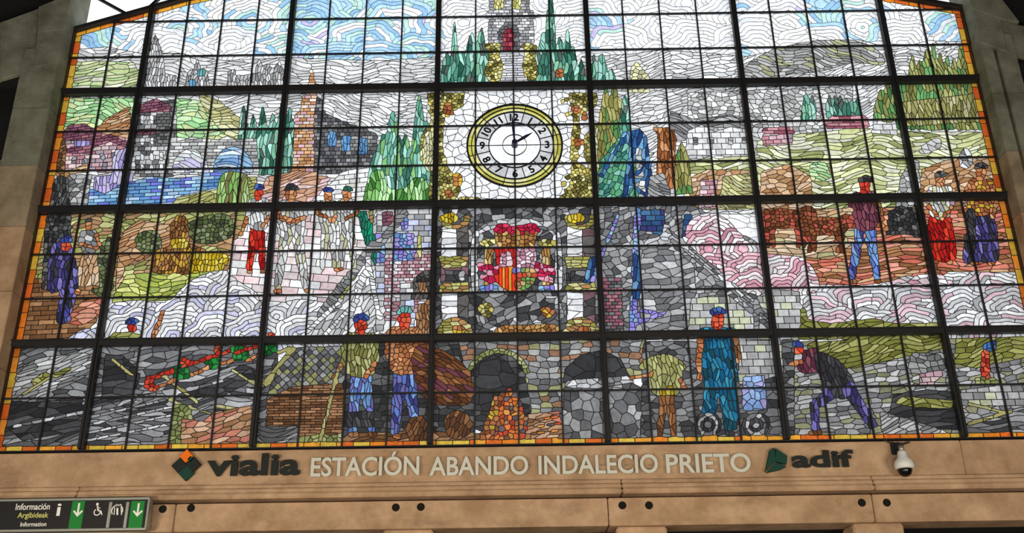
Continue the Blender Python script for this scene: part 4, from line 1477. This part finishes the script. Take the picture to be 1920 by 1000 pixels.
# triangulate each panel on its joints and sort the triangles by piece
tri_v, tri_p = [], []
for pid, plist in panel_geo.items():
    key, vv, ee = {}, [], []
    for p in plist:
        idx = []
        for a in p:
            kk = (round(float(a[0]), 3), round(float(a[1]), 3))
            if kk not in key:
                key[kk] = len(vv)
                vv.append(Vector(kk))
            idx.append(key[kk])
        ee += [(a, b) for a, b in zip(idx, idx[1:]) if a != b]
    ov, oe, of, *_ = delaunay_2d_cdt(vv, ee, [], 0, 1e-4, False)
    for f_ in of:
        a, b, c = (ov[q] for q in f_)
        mx, my = (a.x + b.x + c.x) / 3, (a.y + b.y + c.y) / 3
        i, j = int(my), int(mx)
        if not (0 <= i < GH and 0 <= j < GW): continue
        pc = lp[i + 1, j + 1]
        if pc < 0: continue
        if pflat[pc] != pid: continue
        if (b.x - a.x) * (c.y - a.y) - (b.y - a.y) * (c.x - a.x) < 0: b, c = c, b
        tri_v += [a.x, a.y, b.x, b.y, c.x, c.y]
        tri_p.append(pc)
tri_v = np.array(tri_v).reshape(-1, 3, 2)
tri_p = np.array(tri_p)
ordr = np.argsort(tri_p, kind='stable')
tri_v, tri_p = tri_v[ordr], tri_p[ordr]

# ------------------------------------------------------------------ the window as objects
win = empty('window_1', (0, 0, 0))
tag(win, 'huge stained glass picture window of many coloured leaded panes in a dark steel grid', 'window', kind='structure')


def glass_mesh(name, sel, parent):
    tv, tp = tri_v[sel], tri_p[sel]
    pts = tv.reshape(-1, 2)
    kp = np.round(pts * 1000).astype(np.int64)
    _, first, inv_ = np.unique(kp[:, 0] * 4000000 + kp[:, 1], return_index=True, return_inverse=True)
    u = pts[first]
    co = np.zeros((len(u), 3), np.float32)
    co[:, 0] = GX0 + u[:, 0] * RES
    co[:, 1] = YG
    co[:, 2] = GZ0 + u[:, 1] * RES
    me = bpy.data.meshes.new(name)
    fa = inv_.reshape(-1, 3)
    me.from_pydata(co.tolist(), [], fa.tolist())
    at_ = me.attributes.new('glass_color', 'FLOAT_COLOR', 'FACE')
    if len(at_.data) == len(tp):
        at_.data.foreach_set('color', pcolr[tp].ravel())
    me.materials.append(M['glass'])
    o = bpy.data.objects.new(name, me)
    COL.objects.link(o)
    o.parent = parent
    return o


cand = np.nonzero(solid)[0]
largest = cand[np.argsort(-area_[cand])][:300]
isbig = np.zeros(NPC, bool)
isbig[largest] = True
starts = np.searchsorted(tri_p, np.arange(NPC))
stops = np.searchsorted(tri_p, np.arange(NPC), side='right')
for k in largest:
    if stops[k] > starts[k]:
        glass_mesh('pane', np.arange(starts[k], stops[k]), win)
names = sorted({rname[r] for r in set(preg[solid].tolist())})
tname = np.array([rname[r] for r in preg])[tri_p]
for nm in names:
    sel = np.nonzero((tname == nm) & ~isbig[tri_p])[0]
    if len(sel):
        o = glass_mesh(nm, sel, win)
        tag(o, 'small leaded glass pieces picturing ' + nm[6:].replace('_', ' '), kind='stuff')
lead = mesh_obj('lead_cames', LEADV, LEADF, M['lead'], win)
tag(lead, 'thin dark lead lines between the glass pieces', kind='stuff')

# steel grid
for x in MULL:
    box('mullion', x - .044, x + .044, -.09, .10, 0.0, top_z(x), M['steel'], win, .006)
    box('mullion_fin', x - .012, x + .012, -.13, -.09, 0.0, top_z(x), M['steel'], win)
for z in TRAN:
    o = box('transom', XL - .02, XR + .02, -.085, .09, z - .045, z + .045, M['steel'], win, .006)
    box('transom_flange', XL - .02, XR + .02, -.115, -.085, z + .03, z + .05, M['steel'], o)
for x in VBARS:
    zs = [0.0] + TRAN + [top_z(x)]
    for a, b in zip(zs, zs[1:]):
        box('glazing_bar', x - .011, x + .011, -.012, .05, a, b, M['steel'], win)
for z in HBARS:
    xs = [XL] + MULL + [XR]
    for a, b in zip(xs, xs[1:]):
        if min(top_z(a + .01), top_z(b - .01)) < z:
            if max(top_z(a + .01), top_z(b - .01)) < z: continue
            # cut where the sloping head crosses the bar
            xx = [a + (b - a) * k / 200 for k in range(201)]
            ok = [q for q in xx if top_z(q) > z]
            a, b = min(ok), max(ok)
        box('glazing_bar', a, b, -.010, .05, z - .011, z + .011, M['steel'], win)
# perimeter frame
for (xa, za), (xb, zb_) in zip(TOP, TOP[1:]):
    bar('head_frame', (xa, 0, za + .02), (xb, 0, zb_ + .02), .07, .14, M['steel'], win)
box('side_frame', XL - .05, XL + .01, -.06, .10, 0, TOP[0][1], M['steel'], win)
box('side_frame', XR - .01, XR + .05, -.06, .10, 0, TOP[-1][1], M['steel'], win)
box('sill_frame', XL, XR, -.02, .10, -.06, .0, M['steel'], win)

# clear lunette above the coloured glass with its steel lattice
lun = empty('window_2', (0, 0, 8.5))
tag(lun, 'clear glazed lunette with steel lattice bars above the coloured glass', 'window', kind='structure')
lv = [(XL, .30, 7.5)] + [(x, .30, z) for x, z in TOP[1:-1]] + [(XR, .30, 7.68), (XR, .30, 9.2), (6.6, .30, 9.9), (4.0, .30, 10.5), (0, .30, 10.9), (-4.0, .30, 10.5), (-6.6, .30, 9.8), (XL, .30, 9.0)]
bm = bmesh.new()
fc = bm.faces.new([bm.verts.new(v) for v in lv])
bmesh.ops.triangulate(bm, faces=[fc])
o = bm_obj('clear_pane', bm, M['clear'], lun)
o.matrix_parent_inverse = Matrix.Translation((0, 0, -8.5))


def lun_bar(nm, a, b, wd, dp=.05):
    o = bar(nm, a, b, wd, dp, M['steel'], lun)
    o.matrix_parent_inverse = Matrix.Translation((0, 0, -8.5))


for i, ((xa, za), (xb, zb_)) in enumerate(zip(TOP, TOP[1:])):
    n = max(1, int(round((xb - xa) / 1.3)))
    for k in range(n):
        x0, x1 = xa + (xb - xa) * k / n, xa + (xb - xa) * (k + 1) / n
        z0, z1 = top_z(x0 + 1e-6), top_z(x1 - 1e-6)
        lun_bar('lattice_bar', (x0, .22, z0 + 1.0), ((x0 + x1) / 2, .22, (z0 + z1) / 2 + .08), .05)
        lun_bar('lattice_bar', ((x0 + x1) / 2, .22, (z0 + z1) / 2 + .08), (x1, .22, z1 + 1.0), .05)
    lun_bar('lattice_chord', (xa, .22, za + 1.0), (xb, .22, zb_ + 1.0), .07)

# ------------------------------------------------------------------ clock
clock = empty('wall_clock', (CLX, 0, CLZ))
tag(clock, 'large round clock with yellow ringed dial and dark hands set in the glass', 'clock')


def colmesh(name, verts, faces, colours, parent, y=YG):
    me = bpy.data.meshes.new(name)
    me.from_pydata([(v[0], y, v[1]) for v in verts], [], faces)
    a = me.attributes.new('glass_color', 'FLOAT_COLOR', 'FACE')
    buf = []
    for c in colours: buf += [*lin(c), 1.0]
    a.data.foreach_set('color', buf)
    me.materials.append(M['glass'])
    o = bpy.data.objects.new(name, me)
    COL.objects.link(o)
    o.parent = parent
    return o


def ring_seg(name, ri, ro, a0, a1, col, parent, y=YG):
    n = max(3, int(abs(a1 - a0) / 5))
    v, f_ = [], []
    for k in range(n + 1):
        t = math.radians(a0 + (a1 - a0) * k / n)
        v += [(ri * math.sin(t), ri * math.cos(t)), (ro * math.sin(t), ro * math.cos(t))]
    for k in range(n): f_.append((2 * k, 2 * k + 1, 2 * k + 3, 2 * k + 2))
    return colmesh(name, v, f_, [col] * n, parent, y)


def ring_bar(name, r, w_, dp, material, parent, y=0.0, n=96):
    v, f_ = [], []
    for k in range(n):
        t = 2 * math.pi * k / n
        for rr, yy in ((r - w_ / 2, y + dp / 2), (r - w_ / 2, y - dp / 2), (r + w_ / 2, y - dp / 2), (r + w_ / 2, y + dp / 2)):
            v.append((rr * math.sin(t), yy, rr * math.cos(t)))
    for k in range(n):
        q, s_ = k * 4, ((k + 1) % n) * 4
        for e in range(4):
            f_.append((q + e, q + (e + 1) % 4, s_ + (e + 1) % 4, s_ + e))
    return mesh_obj(name, v, f_, material, parent)


for k in range(12):
    a = 30 * k - 15
    c1 = [(206, 200, 110), (190, 184, 84), (214, 208, 136), (176, 170, 78)][k % 4]
    ring_seg('rim_pane', .70, .79, a, a + 30, c1, clock)
    ring_seg('rim_pane', .645, .70, a, a + 30, [(222, 218, 160), (206, 204, 120)][k % 2], clock)
    ring_seg('numeral_pane', .43, .645, a, a + 30, [(206, 206, 208), (192, 192, 194), (214, 214, 214)][k % 3], clock)
    t = math.radians(a)
    bar('dial_lead', (.43 * math.sin(t), YG - .008, .43 * math.cos(t)), (.645 * math.sin(t), YG - .008, .645 * math.cos(t)), .014, .012, M['lead'], clock)
    if k % 2:
        bar('rim_lead', (.645 * math.sin(t), YG - .008, .645 * math.cos(t)), (.79 * math.sin(t), YG - .008, .79 * math.cos(t)), .012, .012, M['lead'], clock)
for k in range(8):
    ring_seg('dial_pane', .20, .43, 45 * k, 45 * k + 45, (250, 250, 250) if k % 2 else (244, 244, 246), clock)
ring_seg('dial_pane', .0, .20, 0, 360, (248, 248, 248), clock)
for r_, w_ in ((.79, .030), (.72, .012), (.645, .018), (.43, .016), (.20, .007)):
    ring_bar('dial_ring', r_, w_, .03, M['lead'], clock, YG - .012)
for k in range(1, 13):
    t = math.radians(30 * k)
    me = text_mesh(str(k), .185, .006, .006)
    xs_ = [v.co.x for v in me.vertices]
    ys_ = [v.co.y for v in me.vertices]
    mx, my = (min(xs_) + max(xs_)) / 2, (min(ys_) + max(ys_)) / 2
    rot = t if k in (10, 11, 12, 1, 2) else (t - math.pi if k in (4, 5, 6, 7, 8) else 0)
    for v in me.vertices:
        lx, lz = v.co.x - mx, v.co.y - my
        X = lx * math.cos(rot) + lz * math.sin(rot)
        Z = -lx * math.sin(rot) + lz * math.cos(rot)
        v.co = Vector((.54 * math.sin(t) + X, YG - .012 - v.co.z, .54 * math.cos(t) + Z))
    me.materials.clear()
    me.materials.append(M['lead'])
    o = bpy.data.objects.new('numeral', me)
    COL.objects.link(o)
    o.parent = clock


def hand(name, ang, length, wd, y):
    t = math.radians(ang)
    d = Vector((math.sin(t), 0, math.cos(t)))
    s_ = Vector((math.cos(t), 0, -math.sin(t)))
    pr = [(-.14, .4), (-.02, .5), (.02, .5), (.35, .9), (.62, 1.0), (.8, .55), (1.0, .08)]
    v, f_ = [], []
    for a_, b_ in pr:
        for sg, yy in ((-1, y - .006), (1, y - .006), (1, y + .006), (-1, y + .006)):
            q = d * (a_ * length) + s_ * (sg * b_ * wd)
            v.append((q.x, yy, q.z))
    for k in range(len(pr) - 1):
        q = k * 4
        for e in range(4): f_.append((q + e, q + (e + 1) % 4, q + 4 + (e + 1) % 4, q + 4 + e))
    f_ += [(0, 1, 2, 3), tuple(len(v) - 1 - e for e in range(4))]
    return mesh_obj(name, v, f_, M['hand'], clock)


hand('hour_hand', 57, .36, .026, -.05)
hand('minute_hand', -4, .52, .022, -.075)
bm = bmesh.new()
bmesh.ops.create_cone(bm, cap_ends=True, segments=20, radius1=.055, radius2=.045, depth=.14,
                      matrix=Matrix.Rotation(math.pi / 2, 4, 'X') @ Matrix.Translation((0, 0, .0)))
o = bm_obj('hub', bm, M['hand'], clock, (0, -.03, 0))
bar('dial_joint', (-.79, YG - .006, 0), (-.05, YG - .006, 0), .012, .012, M['lead'], clock)
bar('dial_joint', (.05, YG - .006, 0), (.79, YG - .006, 0), .012, .012, M['lead'], clock)

# ------------------------------------------------------------------ lettering on the fascia
YT = YB - .05
sign = empty('station_name_sign', (0, YT, zm))
tag(sign, 'pale raised capital letters spelling the station name on the tan fascia', 'sign')


def sign_word(body, x0, x1, yt, yb, root, material, name='letter', **kw):
    a, b = at(x0, yb, YT), at(x1, yt, YT)
    ls = fit_text(name, body, a.x, b.x, a.z, b.z, YT, material, root, .03, **kw)
    for l in ls: l.matrix_parent_inverse = Matrix.Translation(-root.location)
    return ls


for body, x0, x1, yt, yb in (('ESTACIÓN', 582, 787, 847, 895), ('ABANDO', 805, 990, 855, 893.5), ('INDALECIO', 1010, 1232, 852, 891), ('PRIETO', 1250, 1405, 850, 888.5)):
    sign_word(body, x0, x1, yt, yb, sign, M['letter'], bold=.018)
# stand-off pins behind the letters
for px in range(590, 1410, 45):
    p = at(px, 872, YT)
    o = box('stand_off_pin', p.x - .008, p.x + .008, YT, YB + .01, p.z - .008, p.z + .008, M['alu'], sign)
    o.matrix_parent_inverse = Matrix.Translation(-sign.location)

via = empty('operator_sign', (at(440, 880, YT).x, YT, zm))
tag(via, 'charcoal lower-case lettering with a diamond emblem on the fascia', 'sign')
sign_word('vialia', 386, 565, 850, 894, via, M['letter_dark'], bold=.03)


def diamond(px, py, r_, material, root, name):
    p = at(px, py, YT)
    o = prism(name, [(p.x - r_, p.z), (p.x, p.z + r_), (p.x + r_, p.z), (p.x, p.z - r_)], YT - .03, YT + .03, material, root, .008)
    o.matrix_parent_inverse = Matrix.Translation(-root.location)
    return o


for px, py, mt in ((337, 874, 'letter_dark'), (363, 872, 'letter_dark'), (350, 888, 'letter_green')):
    diamond(px, py, .115, M[mt], via, 'emblem_diamond')
tag(diamond(350, 856, .10, M['orange'], via, 'emblem_diamond'), 'orange diamond')
tag(diamond(358, 862, .055, M['letter_green'], via, 'emblem_diamond'), 'green diamond')
for px in (350, 420, 470, 530):
    p = at(px, 876, YT)
    o = box('stand_off_pin', p.x - .008, p.x + .008, YT, YB + .01, p.z - .008, p.z + .008, M['alu'], via)
    o.matrix_parent_inverse = Matrix.Translation(-via.location)

adf = empty('railway_sign', (at(1520, 875, YT).x, YT, zm))
tag(adf, 'charcoal lower-case railway lettering with a green wing emblem on the fascia', 'sign')
sign_word('adif', 1486, 1598, 844, 878, adf, M['letter_dark'], bold=.03)
for q in ([(1434, 886), (1442, 846), (1452, 840), (1454, 866)], [(1452, 866), (1454, 842), (1476, 856), (1474, 872)], [(1436, 888), (1456, 868), (1474, 876), (1462, 882)]):
    o = prism('emblem_wing', [(at(x, y, YT).x, at(x, y, YT).z) for x, y in q], YT - .03, YT + .03, M['letter_green'], adf, .006)
    o.matrix_parent_inverse = Matrix.Translation(-adf.location)
for px in (1452, 1510, 1560):
    p = at(px, 866, YT)
    o = box('stand_off_pin', p.x - .008, p.x + .008, YT, YB + .01, p.z - .008, p.z + .008, M['alu'], adf)
    o.matrix_parent_inverse = Matrix.Translation(-adf.location)

# ------------------------------------------------------------------ hanging information sign
YS = YB - .30
isg = empty('information_sign', at(120, 966, YS))
tag(isg, 'black information sign with white text and two green arrow panels', 'sign')


def sgn(o):
    o.matrix_parent_inverse = Matrix.Translation(-isg.location)
    return o


a, b = at(-60, 995, YS), at(278, 937, YS)
sgn(box('panel', a.x, b.x, YS, YS + .12, a.z, b.z, M['signblack'], isg, .01))
sgn(box('frame_rail', a.x, b.x + .02, YS - .012, YS + .13, b.z, b.z + .03, M['alu'], isg, .005))
sgn(box('frame_rail', a.x, b.x + .02, YS - .012, YS + .13, a.z - .03, a.z, M['alu'], isg, .005))
sgn(box('frame_stile', b.x, b.x + .025, YS - .012, YS + .13, a.z, b.z, M['alu'], isg, .005))
for x0, x1 in ((128, 160), (240, 272)):
    p, q = at(x0, 992, YS), at(x1, 940, YS)
    gp = sgn(box('arrow_panel', p.x, q.x, YS - .004, YS + .01, p.z, q.z, M['signgreen'], isg))
    c = at((x0 + x1) / 2 + 3, 958, YS)
    pts = [(-.013, .10), (.013, .10), (.013, -.035), (.05, .005), (.068, -.012), (0, -.085), (-.068, -.012), (-.05, .005), (-.013, -.035)]
    o = prism('arrow', [(c.x + u, c.z + v) for u, v in pts], YS - .010, YS - .002, M['signtext'], gp)
for x0 in (204, 236):
    p, q = at(x0, 990, YS), at(x0 + 1.5, 942, YS)
    sgn(box('divider', p.x, q.x, YS - .004, YS + .01, p.z, q.z, M['alu'], isg))


def sign_print(body, x0, x1, yt, yb, material):
    p, q = at(x0, yb, YS), at(x1, yt, YS)
    me = text_mesh(body, 1.0, .004, .01)
    xs_ = [v.co.x for v in me.vertices]
    ys_ = [v.co.y for v in me.vertices]
    xa, xb, ya, yb_ = min(xs_), max(xs_), min(ys_), max(ys_)
    for v in me.vertices:
        v.co = Vector((p.x + (v.co.x - xa) / (xb - xa) * (q.x - p.x), YS - .003 - v.co.z, p.z + (v.co.y - ya) / (yb_ - ya) * (q.z - p.z)))
    me.materials.clear()
    me.materials.append(material)
    o = bpy.data.objects.new('printed_line', me)
    COL.objects.link(o)
    o.parent = isg
    return sgn(o)


sign_print('Información', 29, 95, 944, 957, M['signtext'])
sign_print('Argibideak', 32, 92, 961, 975, M['signyellow'])
sign_print('Information', 38, 88, 979, 988, M['signtext'])
sign_print('i', 105, 116, 945, 968, M['signtext'])


def icon(parts, name):
    bm = bmesh.new()
    for kind, *q in parts:
        if kind == 'disc':
            x, y, r_ = q
            c = at(x, y, YS)
            bmesh.ops.create_cone(bm, cap_ends=True, segments=14, radius1=r_, radius2=r_, depth=.006,
                                  matrix=Matrix.Translation((c.x, YS - .004, c.z)) @ Matrix.Rotation(math.pi / 2, 4, 'X'))
        elif kind == 'ring':
            x, y, r_, w_, a0, a1 = q
            c = at(x, y, YS)
            n = 18
            vv_ = []
            for k in range(n + 1):
                t = math.radians(a0 + (a1 - a0) * k / n)
                vv_.append([bm.verts.new((c.x + rr * math.cos(t), YS - .007, c.z + rr * math.sin(t))) for rr in (r_ - w_ / 2, r_ + w_ / 2)])
            for k in range(n): bm.faces.new((vv_[k][0], vv_[k][1], vv_[k + 1][1], vv_[k + 1][0]))
        else:
            x0, y0, x1, y1, w_ = q
            p0, p1 = at(x0, y0, YS - .007), at(x1, y1, YS - .007)
            d = (p1 - p0).normalized()
            s_ = d.cross(Vector((0, 1, 0))).normalized() * w_ / 2
            bm.faces.new([bm.verts.new(v) for v in (p0 - s_, p0 + s_, p1 + s_, p1 - s_)])
    o = bm_obj(name, bm, M['signtext'], isg)
    return sgn(o)


icon([('disc', 183, 946, .018), ('line', 183, 949, 184, 958, .022), ('line', 184, 958, 189, 959, .016), ('line', 189, 958, 191, 966, .015), ('line', 183, 953, 188, 953, .012), ('ring', 182.5, 961, .042, .013, 120, 370)], 'wheelchair_pictogram')
icon([('ring', 220, 958, .075, .014, -40, 220), ('disc', 219, 948, .016), ('disc', 226, 948, .016), ('line', 220, 953, 220, 966, .024), ('line', 215, 952, 214, 966, .012), ('line', 227, 952, 228, 966, .012)], 'lift_pictogram')
for px in (20, 250):
    p = at(px, 966, YS)
    sgn(box('wall_bracket', p.x - .03, p.x + .03, YS + .12, YB - .04, p.z - .05, p.z + .05, M['steel'], isg))

# ------------------------------------------------------------------ surveillance camera
YC = YB - .22
pc_ = at(1695, 872, YC)
cctv = empty('surveillance_camera', pc_)
tag(cctv, 'white surveillance camera with a dark dome hanging from a wall bracket', 'camera')


def lathe(name, prof, loc, material, parent, n=28):
    v, f_ = [], []
    for r_, z in prof:
        for k in range(n):
            t = 2 * math.pi * k / n
            v.append((loc[0] + r_ * math.cos(t), loc[1] + r_ * math.sin(t), loc[2] + z))
    for i in range(len(prof) - 1):
        for k in range(n):
            j = (k + 1) % n
            f_.append((i * n + k, i * n + j, (i + 1) * n + j, (i + 1) * n + k))
    f_.append(tuple(range(n - 1, -1, -1)))
    f_.append(tuple((len(prof) - 1) * n + k for k in range(n)))
    o = mesh_obj(name, v, f_, material, parent)
    for p in o.data.polygons: p.use_smooth = len(p.vertices) == 4
    return o


lathe('housing', [(.05, .20), (.065, .17), (.075, .10), (.125, .05), (.135, .0), (.13, -.05), (.105, -.06)], (0, 0, 0), M['camwhite'], cctv)
lathe('dome', [(.10, -.055), (.098, -.09), (.078, -.135), (.045, -.16), (.01, -.168)], (0, 0, 0), M['camdark'], cctv)
lathe('neck', [(.035, .27), (.035, .19)], (0, 0, 0), M['alu'], cctv)
o = box('bracket_arm', -.03, .03, -.03, .22, .25, .31, M['steel'], cctv, .008)
o = box('wall_plate', -.07, .07, .195, .22, .19, .37, M['steel'], cctv, .008)
bar('cable', (.02, .12, .30), (.20, .17, .36), .018, .018, M['steel'], cctv)
bar('cable', (-.02, .12, .30), (-.16, .17, .40), .014, .014, M['steel'], cctv)
